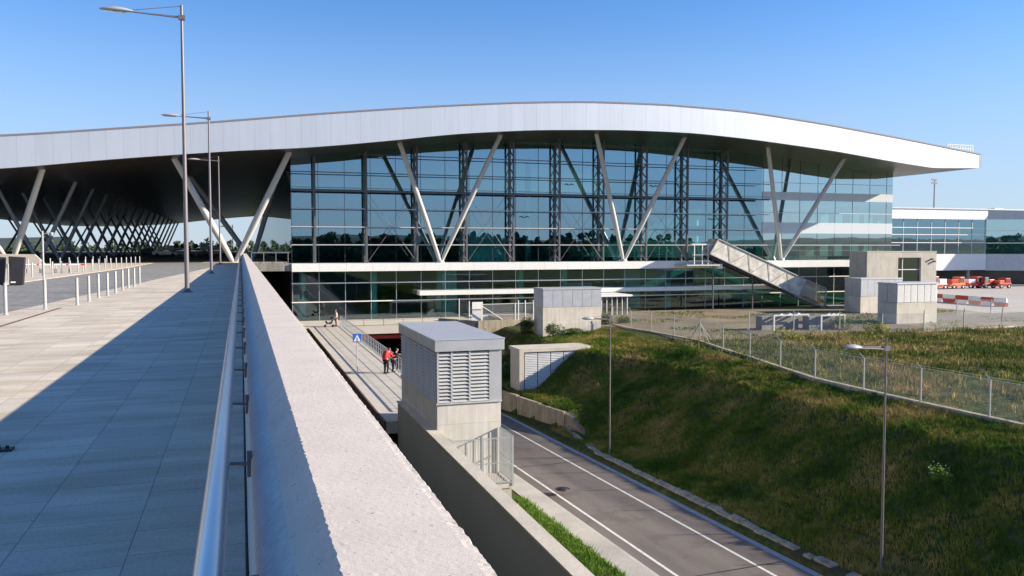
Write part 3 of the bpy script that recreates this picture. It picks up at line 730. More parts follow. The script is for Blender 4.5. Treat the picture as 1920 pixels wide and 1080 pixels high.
# gull stickers
def gull(px, py, s, par, off, Y=YG-.05):
    c = PY(px, py, Y); q = MB(off)
    for sg in (-1, 1):
        pts = [(0, -.05), (.18, .16), (.45, .26), (.75, .20), (1.0, 0), (.72, .08), (.45, .10), (.2, -.02)]
        vs = [(c.x+sg*a*s, Y, c.z+b_*s) for a, b_ in pts]; vs2 = [(v[0], Y-.01, v[2]) for v in vs]; m_ = len(pts)
        q.add(vs+vs2, [tuple(range(m_)), tuple(range(m_, 2*m_))]+[(i, (i+1) % m_, m_+(i+1) % m_, m_+i) for i in range(m_)])
    return q.build('bird_sticker', M['black'], par)
for px, py in ((1067, 347), (983, 408), (1225, 350), (1335, 412)): gull(px, py, .72, term, TO)
# faint lettering on the glass
tc = bpy.data.curves.new('lettering', 'FONT'); tc.body = 'SANTIAGO'; tc.size = 2.1; tc.space_character = 1.55; tc.extrude = .01
to = bpy.data.objects.new('lettering_tmp', tc); col.objects.link(to)
dg = bpy.context.evaluated_depsgraph_get(); me = bpy.data.meshes.new_from_object(to.evaluated_get(dg)); bpy.data.objects.remove(to)
lt = bpy.data.objects.new('lettering', me); col.objects.link(lt); c = PY(1022, 392, YG+.4)
me.materials.append(paint('translucent_letter_white', (.8, .8, .8), .5)); lt.rotation_euler = (R(90), 0, 0)
lt.parent = term; lt.location = (c.x-TO[0], YG+.4-TO[1], c.z-TO[2])
# roof plant on the tail
A = PY(1776, 284, 100); C = PY(1824, 273, 100)
t = thing('roof_cage', (A.x, 100, A.z-1), 'pale slatted plant cage on the roof near its right tip', 'roof plant')
q = MB((A.x, 100, A.z-1)); k = 10
for i in range(k+1): X = A.x+(C.x-A.x)*i/k; q.bar((X, 100, A.z-1.4), (X, 100, C.z), .12)
q.build('bars', M['white'], t); q = MB((A.x, 100, A.z-1)); q.bar((A.x, 100, C.z), (C.x, 100, C.z), .12, .12); q.bar((A.x, 100, C.z-.5), (C.x, 100, C.z-.5), .1, .1); q.build('rails', M['white'], t)

# ---- inclined stair enclosure
YS0, YS1 = 91.6, 93.6
def SP(px, py, Y=YS0): return PY(px, py, Y)
st = thing('stair_tower', (SP(1440, 570).x, 92.6, PLAT), 'inclined covered outside stair in pale perforated metal against the glass', 'covered stair')
SO = (SP(1440, 570).x, 92.6, PLAT)
a0, a1 = SP(1331, 476), SP(1347, 448); c0, c1 = SP(1498, 556), SP(1512, 525); e0, e1 = SP(1546, 577), SP(1549, 541)
for Y in (YS0, YS1):
    q = MB(SO); q.prism([(a0.x, a0.z), (c0.x, c0.z), (c1.x, c1.z), (a1.x, a1.z)], Y, Y+.03, 'y'); q.build('mesh_side', M['perf'], st)
q = MB(SO); q.prism([(a1.x, a1.z+.01), (c1.x, c1.z+.01), (c1.x, c1.z+.05), (a1.x, a1.z+.05)], YS0, YS1, 'y'); q.build('mesh_roof', M['perf'], st)
q = MB(SO); q.prism([(c0.x+.02, c0.z), (e0.x, e0.z), (e1.x, e1.z), (c1.x+.02, c1.z)], YS0, YS0+.03, 'y'); q.build('glazed_end', M['glass_clear'], st)
q = MB(SO); q.prism([(c0.x+.6, c0.z-.1), (e0.x-.2, e0.z+.5), (e1.x-.2, e1.z-.2), (c1.x+.9, c1.z-.6)], YS1-.3, YS1-.25, 'y'); q.build('inner_panel', M['white'], st)
q = MB(SO)
for Y in (YS0-.05, YS1+.08):
    for p_, r_ in ((a0, c0), (a1, c1), (a0, a1), (c0, c1), (c0, e0), (c1, e1), (e0, e1)): q.bar((p_.x, Y, p_.z), (r_.x, Y, r_.z), .12, .12)
    for i in range(9):
        u, v = i/9, (i+1)/9; lo = a0.lerp(c0, u), a0.lerp(c0, v); hi = a1.lerp(c1, u), a1.lerp(c1, v)
        p_, r_ = (lo[0], hi[1]) if i % 2 == 0 else (hi[0], lo[1]); q.bar((p_.x, Y, p_.z), (r_.x, Y, r_.z), .035, .035)
    q.bar((c0.x, Y, c0.z), (e1.x, Y, e1.z), .09)
q.build('frame', M['galv_lt'], st)
q = MB(SO); N = 36; zb0 = a0.z-.05
for i in range(N):
    u = i/N; p_ = a0.lerp(e0, u); r_ = a0.lerp(e0, (i+1)/N); q.box((p_.x, YS0+.2, p_.z-.02), (r_.x+.1, YS1-.2, p_.z+.04))
q.build('stair_flight', M['galv'], st)
q = MB(SO); q.prism([(a0.x, a0.z-.1), (e0.x+1, e0.z+.05), (e0.x+1, e0.z-.25), (a0.x, a0.z-.45)], YS0+.05, YS0+.15, 'y'); q.prism([(a0.x, a0.z-.1), (e0.x+1, e0.z+.05), (e0.x+1, e0.z-.25), (a0.x, a0.z-.45)], YS1-.15, YS1-.05, 'y'); q.build('stringer', M['dark'], st)
# landing
L0, L1 = SP(1288, 497), SP(1350, 488)
q = MB(SO); q.box((L0.x, 91.6, L0.z-.12), (L1.x, 94.65, L0.z+.05)); q.build('landing', M['galv'], st)
q = MB(SO)
for X in (SP(1305, 480).x, SP(1320, 480).x, a0.x): q.bar((X, 92.0, L0.z), (X, 92.0, SP(1305, 458).z), .10)
q.bar((SP(1300, 458).x, 92.0, SP(1300, 458).z), (SP(1350, 458).x, 92, SP(1300, 458).z), .14); q.bar((SP(1300, 478).x, 91.8, SP(1300, 478).z), (a0.x, 91.8, SP(1300, 478).z), .05); q.build('landing_frame', M['white'], st)
q = MB(SO); q.box((SP(1350, 500).x, 92, SP(1350, 504).z), (SP(1358, 500).x, 92.5, SP(1350, 495).z)); q.build('lamp_box', M['white'], st)
for X in (SP(1345, 500).x, SP(1420, 500).x):
    zt = interp([(a0.x, a0.z), (e0.x, e0.z)], X); q = MB(SO); q.tube((X, 92.6, PLAT), (X, 92.6, zt), .09, n=10); q.build('leg', M['truss'], st)

# ------------------------------------------------------------------ ventilation housings
def joints_mat(name, c, dx, dz):
    t = NT(name)
    sw = t.n('ShaderNodeSeparateXYZ'); t.l(t.pos(), sw.inputs[0])
    ad = t.n('ShaderNodeMath', operation='ADD'); t.l(sw.outputs[0], ad.inputs[0]); t.l(sw.outputs[1], ad.inputs[1])
    cb = t.n('ShaderNodeCombineXYZ'); t.l(ad.outputs[0], cb.inputs[0]); t.l(sw.outputs[2], cb.inputs[1])
    b = t.n('ShaderNodeTexBrick'); b.inputs['Scale'].default_value = 1; b.inputs['Brick Width'].default_value = dx; b.inputs['Row Height'].default_value = dz
    b.inputs['Mortar Size'].default_value = .008; b.inputs['Color1'].default_value = (.93, .93, .93, 1); b.inputs['Color2'].default_value = (1.03, 1.02, 1, 1); b.inputs['Mortar'].default_value = (.6, .6, .6, 1)
    t.l(cb.outputs[0], b.inputs['Vector'])
    a = t.ramp(t.noise(.8, 6), [(.3, sc(c, .87)), (.7, sc(c, 1.08))]); s_ = t.ramp(t.noise(1, 5, t.mapped((4, 4, .3))), [(.4, (.8, .77, .72)), (.6, (1, 1, 1))])
    t.base(t.mix(.6, t.mix(1, a, b.outputs[0], 'MULTIPLY'), s_, 'MULTIPLY')); t.bump(t.noise(30, 4), .2, .006); return t.set(.8)
M['cladding'] = joints_mat('concrete_cladding', (.62, .60, .56), 1.2, .8)
M['kconc'] = joints_mat('panel_concrete', (.64, .60, .52), 1.4, 1.1)
def louver_x(off, X0, X1, Y, z0, z1, n, dep=.10):   # slats on a face looking towards -Y
    q = MB(off); hstep = (z1-z0)/n
    for i in range(n):
        z = z0+i*hstep
        q.hexa([(X0, Y-dep, z), (X1, Y-dep, z), (X1, Y-dep+.03, z-.0), (X0, Y-dep+.03, z)], [(X0, Y-.005, z+hstep*.82), (X1, Y-.005, z+hstep*.82), (X1, Y+.02, z+hstep*.82), (X0, Y+.02, z+hstep*.82)])
    return q
def louver_y(off, Y0, Y1, X, z0, z1, n, dep=.10):   # on a face looking towards -X
    q = MB(off); hstep = (z1-z0)/n
    for i in range(n):
        z = z0+i*hstep
        q.hexa([(X-dep, Y0, z), (X-dep+.03, Y0, z), (X-dep+.03, Y1, z), (X-dep, Y1, z)], [(X-.005, Y0, z+hstep*.42), (X+.02, Y0, z+hstep*.42), (X+.02, Y1, z+hstep*.42), (X-.005, Y1, z+hstep*.42)])
    return q
# big housing beside the footpath
KX0 = 7.56; c_ = PX(820, 815, KX0); KY0 = c_.y; KY1 = PX(753, 700, KX0).y; KX1 = PY(939, 700, KY0).x
KZt = PX(820, 660, KX0).z; KZm = PX(820, 757, KX0).z
vk = thing('ventilation_housing', ((KX0+KX1)/2, (KY0+KY1)/2, -11), 'large louvred ventilation housing on a concrete base beside the footpath', 'ventilation housing', 'ventilation housings around the terminal')
VO = ((KX0+KX1)/2, (KY0+KY1)/2, -11)
MB(VO).box((KX0, KY0, -11.5), (KX1, KY1, KZm-.06)).build('base', M['cladding'], vk)
MB(VO).box((KX0+.12, KY0+.12, KZm-.06), (KX1-.02, KY1-.05, KZt)).build('core', M['dark'], vk)
q = MB(VO); q.box((KX0-.06, KY0-.06, KZm-.06), (KX1+.04, KY1+.03, KZm)); q.build('sill', M['grey_side'], vk)
rt = PX(820, 641, KX0-.1)
q = MB(VO); q.box((KX0-.12, KY0-.12, KZt), (KX1+.12, KY1+.1, rt.z-.01)); q.box((KX0-.14, KY0-.14, rt.z-.01), (KX1+.14, KY1+.12, rt.z+.03)); bevel(q.build('roof', M['grey_panel'], vk), .015)
LX = KX1-.52; xs_ = [KX0+.02, KX0+.60, KX0+1.37, LX]
for i in range(3):
    louver_x(VO, xs_[i]+.06, xs_[i+1]-.02, KY0+.04, KZm+.02, KZt-.03, 14).build('louver', M['grey_side'], vk)
ys_ = [KY0+.05+(KY1-KY0-.1)*i/6 for i in range(7)]
for i in range(6): louver_y(VO, ys_[i]+.05, ys_[i+1]-.04, KX0+.04, KZm+.02, KZt-.03, 14).build('louver', M['grey_side'], vk)
q = MB(VO)
for x in xs_[:3]: MB(VO).box((x-.03, KY0-.05, KZm), (x+.05, KY0+.1, KZt)).build('mullion', M['grey_side'], vk)
for y in ys_: MB(VO).box((KX0+.0, y-.025, KZm), (KX0+.1, y+.025, KZt)).build('mullion', M['grey_side'], vk)
MB(VO).box((LX, KY0-.04, KZm), (KX1+.02, KY0+.1, KZt)).build('solid_panel', M['grey_panel'], vk)
MB(VO).box((KX1-.02, KY0+.1, KZm), (KX1+.02, KY1, KZt)).build('solid_panel', M['grey_panel'], vk)

def housing(bpx, bpy_, zg, rpx, fpx, ty, my, label, louv=False, rot=0, npan=5, nm='ventilation_housing'):
    """near-left corner at pixel (bpx,bpy_) on ground zg; right px; far-left px; top y; middle y"""
    c = PZ(bpx, bpy_, zg); X0, Y0 = c.x, c.y; X1 = PY(rpx, bpy_, Y0).x; Y1 = PX(fpx, bpy_, X0).y; zt = PX(bpx, ty, X0).z; zm = PX(bpx, my, X0).z
    off = ((X0+X1)/2, (Y0+Y1)/2, zg); t = thing(nm, off, label, 'ventilation housing', 'ventilation housings around the terminal')
    MB(off).box((X0, Y0, zg-2.5), (X1, Y1, zm)).build('base', M['kconc'], t)
    MB(off).box((X0+.05, Y0+.05, zm), (X1-.05, Y1-.05, zt-.08)).build('core', M['dark'] if louv else M['grey_panel'], t)
    q = MB(off); q.box((X0-.06, Y0-.06, zt-.16), (X1+.06, Y1+.06, zt)); bevel(q.build('roof', M['grey_panel'], t), .015)
    for i in range(npan):
        xa = X0+(X1-X0)*i/npan; xb = X0+(X1-X0)*(i+1)/npan
        if louv: louver_x(off, xa+.04, xb-.03, Y0+.03, zm+.05, zt-.18, 26, .05).build('louver', M['white'], t)  # white paint stands in for sun glare on the metal louvers
        else: MB(off).box((xa+.015, Y0-.02, zm+.03), (xb-.015, Y0+.04, zt-.17)).build('panel', M['grey_panel'], t)
    for i in range(2):
        ya = Y0+(Y1-Y0)*i/2; yb = Y0+(Y1-Y0)*(i+1)/2
        MB(off).box((X0-.02, ya+.045, zm+.03), (X0+.04, yb-.015, zt-.17)).build('panel', M['grey_panel'], t)
    return t, X0, X1, Y0, Y1
housing(1018, 629, -6.95, 1127, 1001, 541, 577, 'grey panelled housing on a concrete base beside the bridge parapet', npan=6)
housing(1613, 588, PLAT, 1690, 1583, 522, 556, 'grey panelled housing on a concrete base against the concrete block building', npan=6)
housing(1681, 608, PLAT, 1756, 1645, 531, 568, 'bright louvred housing on a concrete base, rightmost in the yard', louv=True, npan=6)
# concrete intake set in the slope
c = PZ(974, 742, -10.75); X0, Y0 = c.x, c.y; Y1 = PX(957, 735, X0).y; X1 = PY(1112, 650, Y0).x; zt = PX(974, 655, X0).z
io = (X0, Y0, -10.75); it = thing('intake_housing', io, 'concrete louvred air intake half buried in the green slope', 'ventilation housing', 'ventilation housings around the terminal')
q = MB(io); q.box((X0, Y0, zt-.28), (X1-.5, Y1+.4, zt)); q.prism([(X1-.5, Y0), (X1-.15, Y0+.15), (X1, Y0+.7), (X1-.1, Y1+.4), (X1-.5, Y1+.4)], zt-.28, zt, 'z'); q.box((X0, Y0, -11.6), (X0+.42, Y1, zt-.28)); q.box((X1-1.5, Y0, -11.6), (X1-.2, Y1, zt-.28)); q.box((X0+.42, Y0, -11.6), (X1-1.5, Y1, -10.4)); q.build('frame', M['conc_pale'], it)
MB(io).box((X0+.42, Y0+.3, -10.4), (X1-1.5, Y1, zt-.28)).build('core', M['dark'], it)
npn = 4; xa0 = X0+.5; xb0 = X1-1.5
for i in range(npn):
    xa = xa0+(xb0-xa0)*i/npn; xb = xa0+(xb0-xa0)*(i+1)/npn
    louver_x(io, xa+.03, xb-.04, Y0+.16, -10.38, zt-.32, 22, .06).build('louver', M['grey_side'], it)
# tan wall flaring along the road, broken end
tw = [(20.5, 88.0), (20.5, 66.9), (22.3, 55.6)]
q = MB(); 
def wseg(q, a, c, za, zc, ba, bc, th=.3):
    d = Vector((c[0]-a[0], c[1]-a[1])).normalized(); nx, ny = -d.y*-1, d.x*-1
    nx, ny = (abs(nx), ny if nx > 0 else -ny)
    q.hexa([(a[0], a[1], ba), (a[0]+nx*th, a[1]+ny*th, ba), (c[0]+nx*th, c[1]+ny*th, bc), (c[0], c[1], bc)], [(a[0], a[1], za), (a[0]+nx*th, a[1]+ny*th, za), (c[0]+nx*th, c[1]+ny*th, zc), (c[0], c[1], zc)])
TWO = (21.5, 62, -12); tt = thing('flared_wall', TWO, 'stained tan concrete wall flaring out along the road to a broken end', 'wall')
for f in (0, .333, .667):
    q = MB(TWO); a = (lerp(20.6, 22.3, f), lerp(66.9, 55.6, f)); c = (lerp(20.6, 22.3, f+.327), lerp(66.9, 55.6, f+.327)); wseg(q, a, c, -10.45, -10.38, -13, -13); q.build('panel', M['conc_tan'], tt)
q = MB(TWO); wseg(q, (20.6, 88.3), (20.6, 66.95), -8.6, -10.3, -14, -13); q.build('panel', M['conc_tan'], tt)
q = MB(TWO); pts = [(55.5, -10.4), (54.6, -10.55), (53.9, -10.95), (53.0, -11.1), (52.2, -11.45), (51.5, -11.75), (55.5, -12.4)]
vs = [(22.35+(55.5-y)*.05, y, z) for y, z in pts]; vs2 = [(x+.5, y, z+.06) for x, y, z in vs]; m_ = len(pts)
q.add(vs+vs2, [tuple(range(m_)), tuple(range(m_, 2*m_))]+[(i, (i+1) % m_, m_+(i+1) % m_, m_+i) for i in range(m_)]); q.build('broken_end', concrete('crumbled_brown_concrete', (.34, .27, .19), 2.5, .4, .95, False, 8), tt)

# big concrete block building
X0, Y0 = PY(1626, 480, 88).x, 88.0; X1 = PY(1756, 480, 88).x; zt = PY(1626, 473, 88).z; Y1 = PX(1593, 480, X0).y
bo = (X0, Y0, PLAT); bb = thing('concrete_building', bo, 'square pale concrete block with one tall dark window beside the terminal', 'building')
wx0, wx1 = PY(1684, 500, 88).x, PY(1727, 500, 88).x; wz1, wz0 = PY(1700, 483, 88).z, PY(1700, 528, 88).z
q = MB(bo); q.box((X0, Y0, PLAT), (wx0, Y1, zt)); q.box((wx1, Y0, PLAT), (X1, Y1, zt)); q.box((wx0, Y0, PLAT), (wx1, Y1, wz0)); q.box((wx0, Y0, wz1), (wx1, Y1, zt)); q.build('wall', joints_mat('board_concrete', (.52, .49, .43), 2.4, 1.35), bb)
q = MB(bo); q.box((X0-.03, Y0-.03, zt), (X1+.03, Y1+.03, zt+.12)); q.build('roof', M['conc_pale'], bb)
wn = MB(bo).box((wx0, Y0+.3, wz0), (wx1, Y0+.33, wz1)).build('window', M['glass_dark'], bb)
q = MB(bo); q.box((wx0, Y0+.2, (wz0+wz1)/2-.05), (wx1, Y0+.29, (wz0+wz1)/2+.05)); q.box((wx0+.9, Y0+.22, wz0), (wx0+.98, Y0+.29, wz1)); q.build('frame', M['white'], wn)
q = MB(bo); 
for dx, dz in ((-.9, -.95), (-.5, -1.25)): q.tube((X1+dx, Y0, zt+dz), (X1+dx, Y0-.3, zt+dz), .1, .13, 10)
q.build('floodlight', M['black'], bb)

# bridge parapet near kiosk 2
q = MB(); X0, X1 = PY(897, 610, 86).x, PY(1004, 610, 86).x; zt = PY(950, 600, 86).z; zb = PY(950, 625, 86).z
bp = thing('bridge_parapet', (X0, 86, zb), 'short stained concrete bridge edge over the dark underpass', 'parapet')
MB((X0, 86, zb)).box((X0, 86, lerp(zb, zt, .45)+.0), (X1, 86.35, zt)).build('upstand', M['conc_slab'], bp)
MB((X0, 86, zb)).box((X0-.1, 85.9, zb), (X1+.0, 88.4, lerp(zb, zt, .45)-.01)).build('slab_edge', M['conc_tan'], bp)
P1 = PY(897, 606, 86.3); P0 = PY(822, 598, 93)
q = MB((X0, 86, zb)); q.hexa([(P0.x, 93, LOW-.4), (P0.x+.3, 93, LOW-.4), (X0+.02, 86.2, LOW-.9), (X0-.3, 86.2, LOW-.9)], [(P0.x, 93, LOW+.25), (P0.x+.3, 93, LOW+.25), (X0+.02, 86.2, zt), (X0-.3, 86.2, zt)]); q.build('return_wall', M['conc_dark'], bp)
# gate fence standing on the bridge edge
gf = thing('gate_fence', (X0, 86.2, zt), 'white framed mesh gate and fence standing on the bridge edge', 'fence')
GO = (X0, 86.2, zt)
q = MB(GO)
gp = [(861, 560, 88.5), (880, 565, 87.5), (903, 570, 86.2), (966, 568, 86.2), (972, 563, 86.2), (985, 563, 86.2), (1000, 563, 86.2)]
pp = [PY(x, y, Y) for x, y, Y in gp]
for p_ in pp: o_ = MB(GO); o_.bar((p_.x, p_.y, zt-.1), (p_.x, p_.y, p_.z), .10); o_.build('post', M['white'], gf)
q.bar(pp[2]+Vector((0, 0, -.05)), pp[6]+Vector((0, 0, -.3)), .06); q.bar((pp[2].x, 86.2, pp[2].z-.2), (pp[2].x+2.4, 86.2, zt+.05), .08); q.build('rail', M['white'], gf)
q = MB(GO); q.add([(pp[2].x, 86.2, zt), (pp[6].x, 86.2, zt), (pp[6].x, 86.2, pp[6].z-.4), (pp[2].x, 86.2, pp[2].z-.1)], [(0, 1, 2, 3)]); q.add([(pp[0].x, 88.5, zt), (pp[1].x, 87.5, zt), (pp[1].x, 87.5, pp[1].z), (pp[0].x, 88.5, pp[0].z)], [(0, 1, 2, 3)]); q.build('mesh_panel', M['chain'], gf)
w0, w1 = PY(884, 600, 87).x, PY(904, 600, 87).x
q = MB(GO); q.box((w0, 86.7, zt-.2), (w1, 86.75, PY(890, 566, 87).z)); q.build('white_panel', M['white'], gf)
# glass booth right of kiosk 2
X0 = PY(1128, 590, 90).x; X1 = PY(1176, 590, 90).x; z0, z1 = PY(1150, 597, 90).z, PY(1150, 556, 90).z
bo = (X0, 90, z0); gb = thing('glass_booth', bo, 'small glazed porch with a flat white roof in front of the lower glass', 'porch')
q = MB(bo); q.box((X0-.8, 89.6, z1), (X1+.5, 94.5, z1+.22)); bevel(q.build('roof', M['white'], gb), .02)
for i in range(6): X = X0+(X1-X0)*i/5; o_ = MB(bo); o_.bar((X, 90, z0-.3), (X, 90, z1), .08); o_.build('post', M['white'], gb)
q = MB(bo); q.box((X0, 90.06, z0), (X1, 90.08, z1)); q.build('glass_pane', M['glass_clear'], gb); MB(bo).box((X0-.6, 89.7, z0-.5), (X1+.3, 94.3, z0)).build('step', M['conc_pale'], gb)

# ------------------------------------------------------------------ railings on the path and plaza
def railing(name, A, Bp, H, sp, label, wires=False, mat='galv'):
    A = Vector(A); Bp = Vector(Bp); L = (Bp-A).length; n = int(L/sp); off = tuple(A)
    t = thing(name, off, label, 'railing'); d = (Bp-A)/n
    for i in range(n+1):
        p = A+d*i; q = MB(off); q.bar(p, p+Vector((0, 0, H)), .05, .05); q.build('post', M[mat], t)
    q = MB(off); q.bar(A+Vector((0, 0, H)), Bp+Vector((0, 0, H)), .06, .05); q.bar(A+Vector((0, 0, .1)), Bp+Vector((0, 0, .1)), .04, .03)
    if wires:
        for k in (.35, .6, .85): q.bar(A+Vector((0, 0, H*k)), Bp+Vector((0, 0, H*k)), .022 if k == .6 else .010, .022 if k == .6 else .010)
    q.build('rail', M[mat], t)
    if not wires:
        q = MB(off); m_ = int(L/.13)
        for i in range(m_): p = A+(Bp-A)*(i+.5)/m_; q.bar(p+Vector((0, 0, .1)), p+Vector((0, 0, H)), .016, .016)
        q.build('balusters', M[mat], t)
    return t
railing('path_railing', (10.02, 41.2, LOW), (10.02, 89.5, LOW), 1.1, .85, 'long grey railing with close upright posts between the footpath and the sunken road', True)
railing('plaza_railing', (10.3, 88.6, LOW), (23.0, 88.6, LOW), 1.05, 2.0, 'thin wire railing along the plaza edge above the underpass', True, 'pole')
# landing with fence beside the big housing
lf = thing('service_landing', (9, 31, -8), 'galvanised picket fence and concrete landing at the foot of the louvred housing', 'service landing')
LO = (9, 31, -8); y0 = KY0-1.7; xr = PY(961, 870, y0).x; zt = PY(961, 816, y0).z; zb = PY(961, 905, y0).z
MB(LO).box((7.62, y0, zb-.2), (xr, KY0-.01, zb-.02)).build('landing_slab', M['conc_pale'], lf)
MB(LO).box((xr-.45, y0+.05, -11.5), (xr-.02, KY0-.02, zb-.2)).build('support', M['conc'], lf)
def picket(p0, p1, z0, z1, par, nm='picket_panel', sp=.11):
    q = MB(LO); p0 = Vector((*p0, 0)); p1 = Vector((*p1, 0)); L = (p1-p0).length; n = int(L/sp)
    for i in range(n+1):
        p = p0.lerp(p1, i/n); q.bar((p.x, p.y, z0), (p.x, p.y, z1), .022, .022)
    for z in (z0+.05, (z0*.55+z1*.45), z1-.02): q.bar((p0.x, p0.y, z), (p1.x, p1.y, z), .04, .04)
    return q.build(nm, M['galv'], par)
picket((7.72, y0), (xr, y0), zb, zt-.05, lf); picket((xr, y0), (xr, KY0-.05), zb, zt, lf); picket((7.72, y0), (7.72, y0-.01+.5), zb, zt-.05, lf)
q = MB(LO)
for x, y in ((7.72, y0), (xr, y0), (xr, KY0-.08), ((7.72+xr)/2, y0)): q.bar((x, y, zb-.1), (x, y, zt), .07)
q.build('post', M['galv'], lf)

# ------------------------------------------------------------------ chain-link fences
fpx = [(1149, 607, 569), (1183, 615, 574), (1221, 621, 579), (1264, 629, 588), (1312, 638, 591), (1356, 653, 602), (1406, 668, 615), (1463, 687, 630), (1528, 708, 647), (1619, 729, 662), (1726, 753, 680), (1855, 781, 701)]
pts = [PZ(x, y, PLAT+.12) for x, y, _ in fpx]
d = pts[-1]-pts[-2]; pts.append(pts[-1]+d); pts.append(pts[-1]+d*1.0)
FO = tuple(pts[7]); cf = thing('chain_link_fence', FO, 'chain link fence with angled post tops along the crest of the grass slope', 'fence')
def fence_post(off, p, H=2.0, par=None, side=(-1, 0), brace=None):
    q = MB(off); q.bar(p, p+Vector((0, 0, H-.25)), .075, .075); q.bar(p+Vector((0, 0, H-.27)), p+Vector((side[0]*.28, side[1]*.28, H+.05)), .06, .06)
    if brace:
        for s in brace: q.bar(p+Vector((0, 0, H*.75)), p+Vector((s[0], s[1], 0)), .05, .05)
    return q.build('post', M['galv_lt'], par)
for i, p in enumerate(pts): fence_post(FO, p, 2.03, cf, (-1, .2), [(0, 1.5), (0, -1.5), (1.3, .3)] if i == 4 else None)
q = MB(FO)
for a, c in zip(pts, pts[1:]): q.add([a, c, c+Vector((0, 0, 1.78)), a+Vector((0, 0, 1.78))], [(0, 1, 2, 3)])
q.build('mesh', M['chain'], cf)
q = MB(FO)
for a, c in zip(pts, pts[1:]):
    for h in (1.78, 1.9): q.bar(a+Vector((0, 0, h)), c+Vector((0, 0, h)), .012)
q.build('wire', M['galv'], cf)
q = MB(FO)
for a, c in zip(pts, pts[1:]): 
    q.hexa([(a.x-.16, a.y, PLAT-.5), (a.x+.16, a.y, PLAT-.5), (c.x+.16, c.y, PLAT-.5), (c.x-.16, c.y, PLAT-.5)][::-1], [(a.x-.16, a.y, PLAT+.13), (a.x+.16, a.y, PLAT+.13), (c.x+.16, c.y, PLAT+.13), (c.x-.16, c.y, PLAT+.13)][::-1])
q.build('footing', M['conc_slab'], cf)
# second fence
f2 = [(1404, 622), (1488, 622), (1574, 622), (1654, 622), (1732, 621), (1807, 617), (1879, 613), (1950, 609), (2020, 605)]
pts2 = [PZ(x, y, PLAT+.08) for x, y in f2]; F2 = tuple(pts2[4]); c2 = thing('chain_link_fence', F2, 'second chain link fence crossing the field in front of the concrete housings', 'fence')
for p in pts2: fence_post(F2, p, 2.0, c2, (-.7, -.7))
q = MB(F2)
for a, c in zip(pts2, pts2[1:]): q.add([a, c, c+Vector((0, 0, 1.75)), a+Vector((0, 0, 1.75))], [(0, 1, 2, 3)])
q.build('mesh', M['chain'], c2)
q = MB(F2)
for a, c in zip(pts2[3:], pts2[4:]): q.hexa([(a.x, a.y-.13, PLAT-.4), (c.x, c.y-.13, PLAT-.4), (c.x, c.y+.13, PLAT-.4), (a.x, a.y+.13, PLAT-.4)], [(a.x, a.y-.13, PLAT+.14), (c.x, c.y-.13, PLAT+.14), (c.x, c.y+.13, PLAT+.14), (a.x, a.y+.13, PLAT+.14)])
q.build('footing', M['conc_pale'], c2)
f3 = [(1794, 590), (1858, 588), (1925, 586)]; pts3 = [PZ(x, y, PLAT+.08) for x, y in f3]; F3 = tuple(pts3[0]); c3 = thing('chain_link_fence', F3, 'far short run of chain link fence beside the red and white barriers', 'fence')
for p in pts3: fence_post(F3, p, 2.0, c3, (-.7, -.7))
q = MB(F3)
for a, c in zip(pts3, pts3[1:]): q.add([a, c, c+Vector((0, 0, 1.75)), a+Vector((0, 0, 1.75))], [(0, 1, 2, 3)])
q.build('mesh', M['chain'], c3)
# equipment pens in the yard
for (x0, x1, y0_, y1_, lb) in ((1441, 1515, 621, 590, 'grey equipment cabinet behind a white post frame, left of the pair'), (1530, 1583, 620, 590, 'grey equipment cabinet behind a white post frame, right of the pair')):
    a = PZ(x0, y0_, PLAT); X1 = PY(x1, y0_, a.y).x; zt = PY(x0, y1_, a.y).z; off = (a.x, a.y, PLAT)
    t = thing('equipment_pen', off, lb, 'equipment pen', 'equipment pens in the yard')
    q = MB(off); q.box((a.x-.3, a.y+.7, PLAT), (X1-.6, a.y+1.7, zt-.25)); bevel(q.build('cabinet', M['conc_dark'], t), .03)
    q = MB(off)
    for X in (a.x+.6, X1): q.bar((X, a.y, PLAT), (X, a.y, zt-.1), .14)
    q.bar((a.x+.55, a.y, zt-.1), (X1+.05, a.y, zt-.1), .13); q.build('frame', M['white'], t)
    q = MB(off)
    for i in range(3): X = a.x+1.2+i*(X1-a.x-1.6)/3; q.prism([(X, zt-.05), (X+.6, zt-.05), (X+.3, zt+.1)], a.y, a.y+.5, 'y')
    q.build('cowl', M['white'], t)

# ------------------------------------------------------------------ barriers, vehicles, far buildings
bar_px = [(1757+24*i, 566+1.9*i) for i in range(-1, 6)]
for i, (x, y) in enumerate(bar_px[:6]):
    a = PZ(x+12, y, PLAT+.05); a2 = PZ(x+36, y+1.9, PLAT+.05); L = (a2-a).length; ang = math.atan2(a2.y-a.y, a2.x-a.x)
    red_top = i % 2 == 0
    lb = ['plastic barrier block half hidden behind the louvred housing', 'barrier block second from left, white above red', 'barrier block third from left, red above white', 'barrier block fourth from left, white above red', 'barrier block fifth from left, red above white', 'barrier block at the right end of the row, white above red'][i]
    t = thing('barrier_block', (a.x, a.y, PLAT+.05), lb, 'barrier', 'red and white plastic barrier blocks', ang)
    A_, B2 = (M['red'], M['white']) if red_top else (M['white'], M['red'])
    up = MB(); up.hexa([(.0, -.2, .55), (L-.04, -.2, .55), (L-.04, .2, .55), (0, .2, .55)], [(.0-.12, -.1, 1.15), (L-.16, -.1, 1.15), (L-.16, .1, 1.15), (-.12, .1, 1.15)])
    bevel(up.build('upper_half', A_, t), .03)
    lo = MB(); lo.hexa([(.25, -.35, 0), (L-.2, -.35, 0), (L-.2, .35, 0), (.25, .35, 0)], [(0, -.21, .545), (L-.04, -.21, .545), (L-.04, .21, .545), (0, .21, .545)]); bevel(lo.build('lower_half', B2, t), .03)

